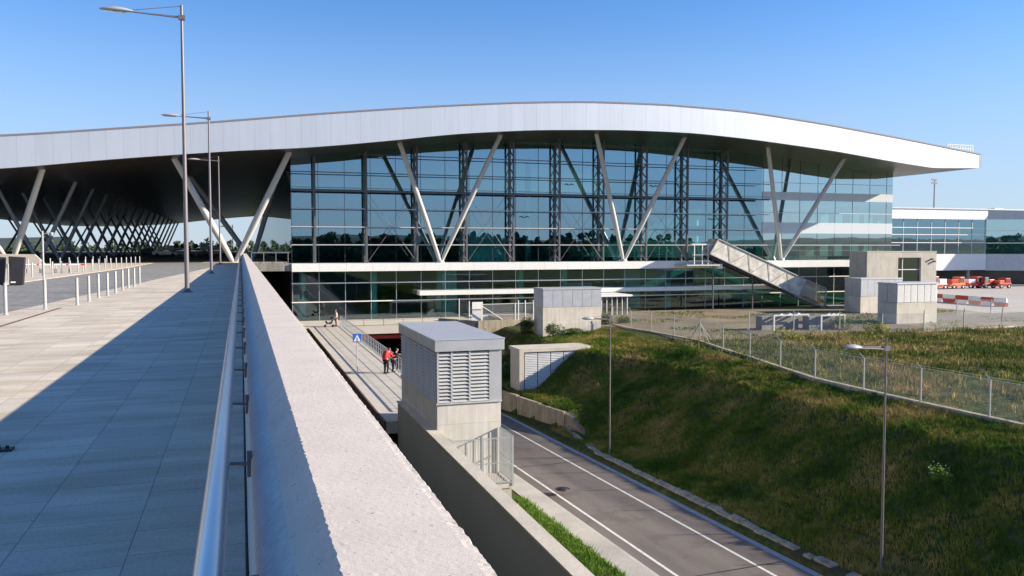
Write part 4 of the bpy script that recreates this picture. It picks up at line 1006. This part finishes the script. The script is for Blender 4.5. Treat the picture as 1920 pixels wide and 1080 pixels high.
def truck(x, y, W, H, label, cabside, c1, c2='white'):
    a = PZ(x, y, PLAT+.05); t = thing('service_vehicle', (a.x, a.y, PLAT+.05), label, 'service vehicle', 'airport service vehicles in front of the far building')
    t.rotation_euler = (0, 0, random.uniform(-.12, .12)); s = cabside
    bevel(MB().box((0, 0, .45), (W, 2.0, 1.05)).build('chassis', M[c1], t), .08)
    cx0 = 0 if s < 0 else W-1.5
    cb_ = MB().prism([(cx0+.0, 1.05), (cx0+1.5, 1.05), (cx0+1.3, H), (cx0+.2, H)], .08, 1.92, 'y'); bevel(cb_.build('cab', M[c1], t), .08)
    MB().box((cx0+.3, .05, 1.25), (cx0+1.2, .078, H-.2)).build('window', M['glass_dark'], t)
    rx0, rx1 = (1.6, W-.1) if s < 0 else (.1, W-1.6)
    bevel(MB().box((rx0, .1, 1.06), (rx1, 1.9, H*.78)).build('load_box', M[c2], t), .05)
    for wx in (.55, W-.55):
        for wy in (-.02, 1.78):
            wq = MB().tube((wx, wy, .42), (wx, wy+.24, .42), .42, n=16).build('wheel', M['rubber'], t)
            MB().tube((wx, wy-.01, .42), (wx, wy, .42), .2, n=12).build('rim', M['galv'], wq)
    MB().box((0-.04, .1, .65), (.0, .4, .8)).build('headlight', M['white'], t); MB().box((-.04, 1.5, .65), (.0, 1.8, .8)).build('headlight', M['white'], t)
for a_ in ((1752, 543, 3.6, 2.5, 'white-topped red service vehicle beside the louvred housing', -1, 'red', 'white'), (1785, 542, 3.4, 2.3, 'orange-red service truck, second from the left in the row', 1, 'orange', 'red'), (1816, 541, 3.3, 2.3, 'red service truck with a white front in the middle of the row', 1, 'red', 'white'), (1846, 541, 3.1, 2.2, 'dark red service truck to the right of the row middle', -1, 'red_dk', 'red'), (1874, 541, 2.9, 2.0, 'small orange-red tractor at the right end of the row', 1, 'red', 'orange')): truck(*a_)

# far pier building
YP = 136.0
def FP(x, y): return PY(x, y, YP)
po = (FP(1760, 540).x, YP, PLAT); pb = thing('pier_building', po, 'long white and glass pier building beyond the apron on the right', 'terminal building')
X0, X1 = FP(1640, 400).x, FP(1848, 400).x; Y2 = 150
def quadY(q, x0, x1, y1, y0, Ya=YP, th=.3):
    z1, z0 = FP(1760, y1).z, FP(1760, y0).z; q.box((x0, Ya, z0), (x1, Ya+th, z1))
q = MB(po); quadY(q, X0, X1, 393, 411, YP-.6, 3); q.build('fascia', M['fascia'], pb)
q = MB(po); quadY(q, X0, X1, 411.5, 476); q.build('curtain_wall', M['glass'], pb)
q = MB(po); quadY(q, X0, X1, 476.3, 507, YP-.4, .5); q.build('lower_band', paint('white_cladding', (.74, .74, .75), .4), pb)
q = MB(po); quadY(q, X0, X1+40, 507.5, 545, YP+3, .3); q.build('undercroft', M['dark'], pb)
q = MB(po); q.box((X0, YP+.6, FP(1760, 507).z), (X1+60, YP+30, FP(1760, 500).z)); q.box((X0, YP+14, PLAT), (X1+60, YP+14.3, FP(1760, 400).z)); q.build('floor_slab', M['conc'], pb)
q = MB(po); q.box((X0-2, YP-.8, FP(1760, 392.5).z), (X1+60, YP+30, FP(1760, 390).z)); q.build('roof', M['grey_panel'], pb)
for yy in (427, 440, 455):
    q = MB(po); z = FP(1760, yy).z; q.box((X0, YP-.15, z-.07), (X1, YP-.02, z+.07)); q.build('transom', M['white'], pb)
q = MB(po)
for i in range(9): X = X0+(X1-X0)*i/8; q.box((X-.04, YP-.1, FP(1760, 476).z), (X+.04, YP-.01, FP(1760, 411).z))
q.build('glazing_joint', M['galv'], pb)
# rotated right wing
dirv = Vector((math.cos(R(28)), -math.sin(R(28)), 0))*40
def wing(y1, y0, push, mat, nm):
    z1, z0 = FP(1848, y1).z, FP(1848, y0).z; q = MB(po); a = Vector((X1+.3, YP-push, 0)); c = a+dirv; nrm = Vector((math.sin(R(28)), math.cos(R(28)), 0))*.4
    q.hexa([(a.x, a.y, z0), (c.x, c.y, z0), (c.x+nrm.x, c.y+nrm.y, z0), (a.x+nrm.x, a.y+nrm.y, z0)], [(a.x, a.y, z1), (c.x, c.y, z1), (c.x+nrm.x, c.y+nrm.y, z1), (a.x+nrm.x, a.y+nrm.y, z1)]); q.build(nm, mat, pb)
wing(396, 411, .3, M['grey_panel'], 'fascia'); wing(411.4, 476, 0, M['glass_rt'], 'curtain_wall'); wing(476.3, 507, .2, M['grey_panel'], 'lower_band'); wing(507.3, 545, -3, M['dark'], 'undercroft')
for yy in (432, 455): wing(yy, yy+1.4, .15, M['white'], 'transom')
for i in range(4): q = MB(po); q.tube((X0+8+i*9, YP+1.2, PLAT), (X0+8+i*9, YP+1.2, FP(1760, 507).z), .35, n=12); q.build('pillar', M['conc'], pb)
q = MB(po); q.box((FP(1895, 400).x, YP+4, FP(1760, 390).z), (FP(1912, 400).x, YP+7, FP(1760, 386).z)); q.build('roof_unit', M['grey_panel'], pb)
# floodlight mast
p = PY(1751, 392, 260); zt = PY(1751, 337, 260).z; t = thing('floodlight_mast', (p.x, 260, LOW), 'tall thin floodlight mast rising beyond the pier building roof', 'floodlight mast')
MB().tube((0, 0, 0), (0, 0, zt-LOW), .35, .2, 10).build('pole', M['pole'], t)
H = zt-LOW; q = MB()
q.bar((-1.5, 0, H), (1.5, 0, H), .15); q.bar((-1.5, 0, H-1.3), (1.5, 0, H-1.3), .15)
q.build('head_frame', M['pole'], t)
for zz in (H, H-1.3):
    for k in range(4): MB().box((-1.4+k*.8, -.3, zz-.3), (-.9+k*.8, .1, zz+.35)).build('floodlight', M['galv_lt'], t)

# ------------------------------------------------------------------ sign, people, stroller
p = PZ(670, 698, LOW); ps = PY(670, 626, p.y)
t = thing('crossing_sign', (p.x, p.y, LOW), 'blue square pedestrian crossing sign on a slim post beside the footpath', 'road sign')
Hs = ps.z-LOW
MB().tube((0, 0, 0), (0, 0, Hs), .03, n=10).build('post', M['galv'], t); MB().tube((0, 0, 0), (0, 0, .02), .12, n=12).build('foot', M['galv'], t)
sp = bevel(MB().box((-.29, -.06, Hs-.56), (.29, -.035, Hs+.02)).build('sign_plate', M['blue'], t), .01)
MB().prism([(-.24, Hs-.51), (.24, Hs-.51), (0, Hs-.04)], -.066, -.062, 'y').build('white_triangle', M['white'], sp)
q = MB(); zc = Hs-.3
q.tube((0, -.072, zc+.06), (0, -.068, zc+.06), .03, n=12); q.bar((0, -.07, zc+.03), (0, -.07, zc-.07), .045, .006, up=(0, 1, 0)); q.bar((0, -.07, zc-.06), (-.06, -.07, zc-.17), .024, .006, up=(0, 1, 0)); q.bar((0, -.07, zc-.06), (.06, -.07, zc-.17), .024, .006, up=(0, 1, 0)); q.bar((0, -.07, zc+.01), (-.07, -.07, zc-.05), .018, .006, up=(0, 1, 0)); q.bar((0, -.07, zc+.01), (.07, -.07, zc-.05), .018, .006, up=(0, 1, 0))
for k in range(4): q.box((-.15+k*.08, -.072, Hs-.50), (-.11+k*.08, -.067, Hs-.48))
q.build('walking_figure', M['black'], sp)

def skin_body(name, joints, edges, mat, parent, subsurf=2):
    me = bpy.data.meshes.new(name); me.from_pydata([j[0] for j in joints], edges, []); o = bpy.data.objects.new(name, me); col.objects.link(o)
    m = o.modifiers.new('skin', 'SKIN'); m.use_smooth_shade = True
    if not me.skin_vertices: 
        bm = bmesh.new(); bm.from_mesh(me); bm.verts.layers.skin.verify(); bm.to_mesh(me); bm.free()
    for i, (_, r) in enumerate(joints):
        me.skin_vertices[0].data[i].radius = (r, r); me.skin_vertices[0].data[i].use_root = (i == 0)
    s = o.modifiers.new('sub', 'SUBSURF'); s.levels = 1; s.render_levels = subsurf
    dg = bpy.context.evaluated_depsgraph_get(); dg.update(); m2 = bpy.data.meshes.new_from_object(o.evaluated_get(dg)); bpy.data.objects.remove(o)
    for p_ in m2.polygons: p_.use_smooth = True
    m2.materials.clear(); m2.materials.append(mat); r = bpy.data.objects.new(name, m2); col.objects.link(r); r.parent = parent; return r
def person(loc, rz, label, cols, pose):
    t = thing('person', loc, label, 'person', None, rz)
    H = pose.get('H', 1.72)/1.72; ln = pose.get('lean', 0)
    hip = Vector((0, 0, .92)); sp_ = Vector((0, math.cos(ln-math.pi/2+math.pi/2)*0+math.sin(ln)*.5, .92+math.cos(ln)*.5)); 
    nk = hip+Vector((0, math.sin(ln), math.cos(ln)))*.56; hd = nk+Vector((0, math.sin(ln*1.1)*.18+.02, math.cos(ln*1.1)*.18))
    mid = hip.lerp(nk, .5)
    def S(v): return tuple(Vector(v)*H)
    J = [(S(hip), .13), (S(mid), .125), (S(hip.lerp(nk, .82)), .13), (S(nk), .055), (S(hd-Vector((0, 0, .07))), .06)]
    E = [(0, 1), (1, 2), (2, 3), (3, 4)]
    legs = pose['legs']; 
    for s, (kn, an) in zip((-1, 1), legs):
        b0 = len(J); J += [(S((s*.10, 0, .86)), .09), (S((s*.10+kn[0], kn[1], kn[2])), .062), (S((s*.10+an[0], an[1], an[2])), .042), (S((s*.10+an[0], an[1]+.16, max(.03, an[2]-.05))), .035)]
        E += [(0, b0), (b0, b0+1), (b0+1, b0+2), (b0+2, b0+3)]
    hands = []
    for s, (el, ha) in zip((-1, 1), pose['arms']):
        sh = nk+Vector((s*.19, 0, -.05)); e = sh+Vector(el); h = e+Vector(ha); b0 = len(J)
        J += [(S(sh), .055), (S(e), .042), (S(h), .032)]; E += [(2, b0), (b0, b0+1), (b0+1, b0+2)]; hands.append((Vector(S(h)), (h-e).normalized()))
    body = skin_body('body', J, E, M['skin'], t)
    # head with a face
    q = MB(); hc = Vector(S(hd+Vector((0, 0, .04)))); vs = []; n1, n2 = 12, 9
    for j in range(n2+1):
        th = math.pi*j/n2
        for i in range(n1):
            ph = 2*math.pi*i/n1; x = math.sin(th)*math.cos(ph)*.078; y = math.sin(th)*math.sin(ph)*.098; z = math.cos(th)*.118
            if y > .05 and abs(x) < .03 and -.04 < z < .02: y += .02
            if z < -.05: x *= .85; y = y*.9+.012
            vs.append(hc+Vector((x, y, z)))
    q.add(vs, [(j*n1+i, j*n1+(i+1) % n1, (j+1)*n1+(i+1) % n1, (j+1)*n1+i) for j in range(n2) for i in range(n1)], 0, True)
    for s in (-1, 1): q.tube(hc+Vector((s*.075, 0, -.005)), hc+Vector((s*.088, -.01, 0)), .022, .026, 8)
    head = q.build('head', M['skin'], t)
    q = MB()
    for s in (-1, 1): q.tube(hc+Vector((s*.03, .088, .01)), hc+Vector((s*.03, .095, .01)), .011, n=8)
    q.box(hc+Vector((-.025, .09, -.062)), hc+Vector((.025, .099, -.056))); q.build('eyes_and_mouth', M['hair'], head)
    q = MB(); vs = []
    for j in range(6):
        th = math.pi*.60*j/5
        for i in range(14):
            ph = 2*math.pi*i/14; k = 1.12; x = math.sin(th)*math.cos(ph)*.078*k; y = math.sin(th)*math.sin(ph)*.098*k; z = math.cos(th)*.118*k
            if y > .04 and z < .06: z = .06
            vs.append(hc+Vector((x, y-.006, z)))
    q.add(vs, [(j*14+i, j*14+(i+1) % 14, (j+1)*14+(i+1) % 14, (j+1)*14+i) for j in range(5) for i in range(14)], 0, True); q.build('hair', M[cols.get('hair', 'hair')], t)
    # hands
    for h, d_ in hands:
        q = MB(); d_ = d_; a = d_.orthogonal().normalized(); q.tube(h, h+d_*.08, .028, .036, 8)
        for k, L in enumerate((.055, .07, .075, .065)):
            o_ = a*(k-1.5)*.018; q.tube(h+d_*.07+o_, h+d_*(.07+L*.55)+o_, .010, .009, 6); q.tube(h+d_*(.07+L*.55)+o_, h+d_*(.07+L)+o_+d_.cross(a)*.015, .009, .007, 6)
        q.tube(h+d_*.02-a*.03, h+d_*.06-a*.06, .011, .009, 6); q.build('hand', M['skin'], t)
    # trousers and top: slightly larger shells
    off = .022
    TJ = [(J[0][0], J[0][1]+off)]; TE = []
    for l in range(2):
        b0 = 5+l*4; n0 = len(TJ); TJ += [(J[b0][0], J[b0][1]+off), (J[b0+1][0], J[b0+1][1]+off), (J[b0+2][0], J[b0+2][1]+off*.9)]; TE += [(0, n0), (n0, n0+1), (n0+1, n0+2)]
    skin_body('trousers', TJ, TE, M[cols['legs']], t)
    SJ = [(J[0][0], J[0][1]+off*1.1), (J[1][0], J[1][1]+off), (J[2][0], J[2][1]+off), (J[3][0], J[3][1]+off)]; SE = [(0, 1), (1, 2), (2, 3)]
    for l in range(2):
        b0 = 13+l*3; n0 = len(SJ); SJ += [(J[b0][0], J[b0][1]+off), (J[b0+1][0], J[b0+1][1]+off)]; SE += [(2, n0), (n0, n0+1)]
        if cols.get('long', True): SJ.append((J[b0+2][0], J[b0+2][1]+off*.8)); SE.append((n0+1, n0+2))
    skin_body('jacket', SJ, SE, M[cols['top']], t)
    for l in range(2):
        a = Vector(J[5+l*4+2][0]); q = MB(); q.prism([(a.y-.07, a.z-.075*H), (a.y+.2, a.z-.075*H), (a.y+.2, a.z-.03), (a.y+.06, a.z+.03), (a.y-.07, a.z+.03)], a.x-.045, a.x+.045, 'x'); bevel(q.build('shoe', M['rubber'], t), .015)
    return t, S(nk), S(hip), ln
M['dark_cloth'] = paint('dark_cloth', (.02, .02, .03), .8); M['red_cloth'] = paint('red_cloth', (.62, .02, .02), .7); M['pale_cloth'] = paint('pale_cloth', (.6, .52, .48), .8); M['pink_cloth'] = paint('tan_cloth', (.5, .33, .26), .8)
p = PZ(734, 700, LOW)
straight = [((0, .02, .48), (0, 0, .09)), ((0, .12, .50), (0, .02, .09))]
t, nk, hp, ln = person((9.15, p.y, LOW), R(-50), 'person in a red jacket and backpack leaning towards the railing on the footpath', dict(legs='dark_cloth', top='red_cloth'), dict(lean=R(28), legs=straight, arms=[((-.04, .18, -.22), (.02, .22, .02)), ((.04, .18, -.22), (-.02, .22, .02))]))
q = MB(); c = (Vector(nk)+Vector(hp))/2+Vector((0, -.17, .10)); vs = []
for j in range(9):
    for i in range(12):
        th = math.pi*j/8; ph = 2*math.pi*i/12; v = Vector((math.copysign(abs(math.sin(th)*math.cos(ph))**.7, math.cos(ph))*.21, math.copysign(abs(math.sin(th)*math.sin(ph))**.7, math.sin(ph))*.17, math.cos(th)*.34)); vs.append(c+Matrix.Rotation(-ln, 3, 'X') @ v)
q.add(vs, [(j*12+i, j*12+(i+1) % 12, (j+1)*12+(i+1) % 12, (j+1)*12+i) for j in range(8) for i in range(12)], 0, True); bpk = q.build('backpack', M['red_cloth'], t)
t2, *_ = person((9.72, p.y+.35, LOW), R(-70), 'person in dark clothes with one foot raised on the railing beside the red backpack', dict(legs='dark_cloth', top='dark_cloth'), dict(H=1.6, lean=R(22), legs=[((0, .03, .48), (0, 0, .09)), ((.02, .32, .66), (.02, .24, .32))], arms=[((-.03, .2, -.2), (.0, .2, .06)), ((.03, .2, -.2), (.0, .2, .06))]))
p = PZ(631, 612, LOW)
person((p.x, p.y, LOW), R(100), 'person in pale clothes standing on the plaza near the lower glass', dict(legs='pink_cloth', top='pale_cloth', long=False), dict(H=1.75, lean=R(4), legs=[((0, .02, .48), (0, 0, .09)), ((0, .06, .49), (0, .05, .09))], arms=[((-.05, .02, -.28), (.03, .1, -.2)), ((.05, .02, -.28), (-.03, .1, -.2))]))
p = PZ(617, 613, LOW); t = thing('stroller', (p.x, p.y, LOW), 'black baby stroller parked beside the standing person on the plaza', 'stroller', rz=R(80))
q = MB(); q.prism([(-.3, .35), (.25, .30), (.42, .62), (.3, .66), (.15, .45), (-.2, .5), (-.38, .9), (-.48, .85)], -.22, .22, 'x'); bevel(q.build('seat', M['dark_cloth'], t), .03)
q = MB(); vs = []
for j in range(6):
    for i in range(9):
        th = math.pi*i/8; ph = R(70)*j/5; vs.append((-.24*math.cos(th), -.42+math.sin(ph)*.34, .80+math.cos(ph)*.3*max(.25, math.sin(th))))
q.add(vs, [(j*9+i, j*9+i+1, (j+1)*9+i+1, (j+1)*9+i) for j in range(5) for i in range(8)], 0, True); q.build('hood', M['dark_cloth'], t)
q = MB()
for s in (-.24, .24): q.bar((s, -.65, 1.0), (s, .42, .12), .03); q.bar((s, -.4, .12), (s, .15, .42), .03)
q.bar((-.24, -.65, 1.0), (.24, -.65, 1.0), .035); q.build('frame', M['galv'], t)
for s in (-.26, .26):
    for yy in (-.4, .42): MB().tube((s-.02, yy, .12), (s+.02, yy, .12), .12, n=16).build('wheel', M['rubber'], t)

# ------------------------------------------------------------------ far cars, signs and lamp under the canopy
def car(x, y, z, label, mat, L=4.3, van=False, rz=0, Hh=1.45):
    a = PZ(x, y, z); t = thing('parked_van' if van else 'parked_car', (a.x, a.y, z), label, 'van' if van else 'car', 'vehicles far beyond the canopy', rz)
    if van: prof_ = [(-L/2, .35), (L/2, .35), (L/2, 1.0), (L/2-.5, 1.15), (L/2-1.0, 2.0), (-L/2, 2.05)]
    else: prof_ = [(-L/2, .3), (L/2, .3), (L/2, .75), (L/2-1.1, .92), (L/2-1.8, Hh), (-L/2+.7, Hh), (-L/2, .95)]
    bevel(MB().prism(prof_, -.85, .85, 'y').build('body', mat, t), .08)
    MB().prism([(-L/2+.9, .98), (L/2-1.3, .98), (L/2-1.9, Hh-.1), (-L/2+1.1, Hh-.1)], -.865, -.852, 'y').build('window', M['glass_dark'], t)
    for wx in (-L*.31, L*.31):
        for wy in (-.87, .67): MB().tube((wx, wy, .32), (wx, wy+.2, .32), .32, n=14).build('wheel', M['rubber'], t)
silver = paint('silver_car_paint', (.45, .46, .48), .25, .03, .5); dkcar = paint('dark_car_paint', (.04, .045, .06), .25); wcar = paint('white_car_paint', (.75, .75, .74), .3)
car(341, 480, -.1, 'white van parked far beyond the canopy left of the rear lamps', wcar, 5, True)
car(404, 480, -.1, 'white van parked far beyond the canopy behind the lamp posts', wcar, 5.2, True)
car(285, 479, -.1, 'dark car parked in the shade at the right end of the slanted struts', dkcar)
car(372, 481, -.1, 'dark car standing between the two far white vans', dkcar)
car(310, 481, -.1, 'silver car parked beside the left white van', silver)
for x, lb in ((331, 'leftmost of the small round far signs'), (343, 'second of the small round far signs'), (368, 'third of the small round far signs'), (412, 'rightmost of the small round far signs')):
    a = PZ(x, 482, -.1); zt = PY(x, 460, a.y).z; t = thing('round_sign', (a.x, a.y, -.1), lb+' beyond the canopy', 'road sign', 'round signs beyond the canopy')
    MB().tube((0, 0, 0), (0, 0, zt), .05, n=8).build('post', M['galv'], t); MB().tube((0, -.06, zt), (0, -.03, zt), .4, n=18).build('disc', M['black'], t)
a = PZ(437, 480, -.1); zt = PY(437, 420, a.y).z
lamp('street_lamp', (a.x, a.y, -.1), zt, 'faint far street lamp seen between the white struts beyond the canopy', arm=2.2, r=.09)

# ------------------------------------------------------------------ vegetation
def tufts(name, pts, hmin, hmax, mat, blades=6, spread=.12, wd=.02):
    vs = []; fs = []
    for (x, y, z) in pts:
        h0 = random.uniform(hmin, hmax)
        for k in range(blades):
            a = random.uniform(0, 6.283); r = random.random()*spread; bx = x+math.cos(a)*r; by = y+math.sin(a)*r
            h = h0*random.uniform(.6, 1.1); l = random.uniform(.1, .6)*h; a2 = random.uniform(0, 6.283); w_ = wd*random.uniform(.6, 1.4)
            cx, sy = math.cos(a2)*w_, math.sin(a2)*w_; n_ = len(vs)
            tx_, ty_ = bx+math.cos(a)*l, by+math.sin(a)*l
            vs += [(bx-cx, by-sy, z-.03), (bx+cx, by+sy, z-.03), ((bx+tx_)/2+cx*.7, (by+ty_)/2+sy*.7, z+h*.62), (tx_, ty_, z+h), ((bx+tx_)/2-cx*.7, (by+ty_)/2-sy*.7, z+h*.62)]
            fs.append((n_, n_+1, n_+2, n_+3, n_+4))
    me = bpy.data.meshes.new(name); me.from_pydata(vs, [], fs); me.materials.append(mat); o = bpy.data.objects.new(name, me); col.objects.link(o); return o
def blocked(x, y):
    return (21.6 < x < 28.0 and 65 < y < 68) or (27.6 < x < 33.8 and 74.5 < y < 78)
pts_ = []
for i in range(42000):
    y = random.uniform(16, 80); x = random.uniform(21.3, 34.6)
    if y > 66 and x < 21.5 or blocked(x, y): continue
    if y > 56 and x < lerp(22.3, 20.9, (y-56)/11)+.3: continue
    pts_.append((x, y, gnd(x, y)))
tag(tufts('grass', pts_, .07, .30, M['grass'], 8, .18, .014), 'rough green and straw-coloured grass covering the slope', 'grass', kind='stuff')
pts_ = []
for i in range(26000):
    y = random.uniform(22, 64); x = random.uniform(35.2, 100)
    if noise.noise(Vector((x*.12, y*.12, 5))) < -.25 and random.random() < .7: continue
    pts_.append((x, y, gnd(x, y) if x < 75 else PLAT-.2))
tag(tufts('grass', pts_, .15, .5, M['grass_dry'], 6, .25, .03), 'rough grass and weeds on the flat field behind the fence', 'grass', kind='stuff')
pts_ = []
for i in range(4500):
    y = random.uniform(64.5, 92); x = random.uniform(34, 86)
    if noise.noise(Vector((x*.15, y*.15, 9))) < .12: continue
    pts_.append((x, y, PLAT+.03))
tag(tufts('weeds', pts_, .08, .25, M['grass'], 5, .25, .03), 'sparse weeds on the stony yard before the terminal', 'weeds', kind='stuff')
pts_ = [(random.uniform(11.4, 13.15)+random.gauss(0, .1), random.uniform(9, 38.5), 0) for i in range(13000)]
pts_ = [(x, y, zr(y)+.12) for x, y, _ in pts_ if x < 13.45 and noise.noise(Vector((x, y*.5, 0))) > -.8]
tag(tufts('grass_strip', pts_, .12, .34, M['grass_fresh'], 7, .14, .014), 'bright green grass strip between the long wall and the pavement', 'grass', kind='stuff')
def shrub(name, c, rx, ry, rz_, n, mat, label, leaf=.07, stems=True, group=None):
    t = thing(name, c, label, 'shrub', group); vs = []; fs = []
    lob = [(Vector((random.uniform(-.6, .6)*rx, random.uniform(-.6, .6)*ry, random.uniform(.25, .75)*rz_)), random.uniform(.35, .6)) for _ in range(7)]
    for i in range(n):
        lc, lr = random.choice(lob); v = Vector((random.gauss(0, 1), random.gauss(0, 1), random.gauss(0, 1))).normalized()*lr*random.uniform(.55, 1.05)
        p = lc+Vector((v.x*rx, v.y*ry, v.z*rz_)); 
        if p.z < 0: continue
        a = Vector((random.gauss(0, 1), random.gauss(0, 1), random.gauss(0, 1))).normalized(); b_ = a.orthogonal().normalized(); s = leaf*random.uniform(.6, 1.4); k = len(vs)
        vs += [p-a*s, p-b_*s*.45, p+a*s, p+b_*s*.45]; fs.append((k, k+1, k+2, k+3))
    me = bpy.data.meshes.new('foliage'); me.from_pydata([tuple(v) for v in vs], [], fs); me.materials.append(mat); o = bpy.data.objects.new('foliage', me); col.objects.link(o); o.parent = t
    q = MB()
    for lc, lr in lob: q.tube((0, 0, -.1), lc, .03, .012, 6)
    q.build('stems', paint('shrub_stem', (.12, .08, .05), .8), t); return t
for px, py, zz, rx, rz_, lb in ((985, 628, -7.1, .9, 1.7, 'dark tall shrub growing at the left corner of the grey housing'), (1040, 632, -7.0, 1.2, 1.2, 'leafy green shrub in front of the grey housing base'), (1075, 628, -6.9, 1.4, .7, 'low spreading shrub below the grey housing'), (1130, 612, -6.7, 1.0, 1.3, 'dark shrub at the right corner of the grey housing'), (1170, 608, -6.6, .8, .9, 'small shrub at the start of the crest fence')):
    p = PZ(px, py, zz); shrub('shrub', (p.x, p.y, zz), rx, rx, rz_, 1500, M['bush'], lb, group='shrubs around the grey housing')
for px, py, rr, rz_, lb in ((1590, 618, 1.3, 1.3, 'weedy shrub beside the right equipment pen'), (1640, 625, 1.6, 1.0, 'green weed clump at the foot of the second fence'), (1705, 600, .7, .9, 'small shrub against the bright louvred housing base'), (1480, 634, 1.5, .8, 'green weed clump before the left equipment pen')):
    p = PZ(px, py, PLAT); shrub('shrub', (p.x, p.y, PLAT), rr, rr, rz_, 1300, M['grass'], lb, group='weed clumps in the field')
for px, py, lb in ((945, 700, 'dark shrub growing on the bank left of the concrete intake'), (925, 668, 'dark shrub on the bank below the bridge edge')):
    p = PX(px, py, 22.6); shrub('shrub', (p.x, p.y, p.z-1.2), 1.3, 1.6, 2.0, 2200, M['bush'], lb, group='shrubs on the dark bank')
# weeds at the slope with pale flowers
p = PZ(1765, 835, -6.9); t = shrub('flowering_weed', (27.6, p.y*27.6/p.x, gnd(27.6, p.y*27.6/p.x)-.05), .6, .6, .7, 700, M['grass_fresh'], 'weed clump with small white flowers on the slope edge', .05)
q = MB()
for i in range(16): a = random.uniform(0, 6.28); r = random.random()*.5; x, y, z = math.cos(a)*r, math.sin(a)*r, random.uniform(.45, .85); q.tube((x, y, z), (x, y, z+.015), .022, n=6)
q.build('flowers', M['white'], t)['kind'] = 'stuff'

# woods behind the camera (mirrored in the glass) and low trees beyond the deck
def wood(name, seeds, label, leafn=260, leaf=.55):
    vs = []; fs = []
    for (x, y, z, h, r) in seeds:
        lob = [(Vector((random.uniform(-.5, .5)*r, random.uniform(-.5, .5)*r, h*random.uniform(.1, .80))), random.uniform(.4, .65)) for _ in range(7)]+[(Vector((0, 0, h*.86)), .38)]
        for i in range(leafn):
            lc, lr = random.choice(lob); v = Vector((random.gauss(0, 1), random.gauss(0, 1), random.gauss(0, 1))).normalized()*lr*r*random.uniform(.5, 1.1)
            p = Vector((x, y, z))+lc+v; a = Vector((random.gauss(0, 1), random.gauss(0, 1), random.gauss(0, 1))).normalized(); b_ = a.orthogonal().normalized(); s = leaf*random.uniform(.6, 1.5); k = len(vs)
            vs += [p-a*s, p-b_*s*.7, p+a*s, p+b_*s*.7]; fs.append((k, k+1, k+2, k+3))
        k = len(vs); vs += [Vector((x-.25, y, z)), Vector((x+.25, y, z)), Vector((x+.1, y, z+h*.8)), Vector((x-.1, y, z+h*.8))]; fs.append((k, k+1, k+2, k+3))
        k = len(vs); vs += [Vector((x, y-.25, z)), Vector((x, y+.25, z)), Vector((x, y+.1, z+h*.8)), Vector((x, y-.1, z+h*.8))]; fs.append((k, k+1, k+2, k+3))
    me = bpy.data.meshes.new(name); me.from_pydata([tuple(v) for v in vs], [], fs); me.materials.append(M['wood_leaf']); o = bpy.data.objects.new(name, me); col.objects.link(o)
    tag(o, label, 'wood', kind='stuff')
sd_ = []
for i in range(250):
    x = -60+i*1.35+random.uniform(-2, 2); far = x > 172
    y = -92-random.uniform(0, 32)-(90 if far else 0)
    h = random.uniform(10, 15)+(1.5 if random.random() < .12 else 0)
    if far: h *= .5
    sd_.append((x, y, LOW-.2, h, random.uniform(2.4, 3.8)))
for i in range(150):
    x = -60+i*1.7+random.uniform(-2, 2); sd_.append((x, -86-random.uniform(0, 6), LOW-.2, random.uniform(6, 9.5), random.uniform(3, 4.5)))
wood('woodland', sd_, 'dark woodland seen as a jagged mirrored band in the big glass wall', 420, .6)
sd_ = [(-130+i*4.2+random.uniform(-2, 2), 420+random.uniform(0, 40), LOW-.2, random.uniform(9, 13), random.uniform(3, 5)) for i in range(60)]
wood('woodland', sd_, 'low dark trees on the horizon beyond the canopy', 160, .8)
b = MB(); nx = 90; vs = []
for j in range(5):
    for i in range(nx+1):
        a = R(100)+R(260)*i/nx; rr = 2200+j*260; h = (0, 42, 60, 50, 0)[j]*(.7+.6*noise.noise(Vector((i*.14, j*.3, 1))))-30*(j in (0, 4))
        vs.append((math.cos(a)*rr, math.sin(a)*rr, LOW-5+h))
b.add(vs, [(j*(nx+1)+i, j*(nx+1)+i+1, (j+1)*(nx+1)+i+1, (j+1)*(nx+1)+i) for j in range(4) for i in range(nx)], 0, True)
structure(b.build('hills', M['hill']))
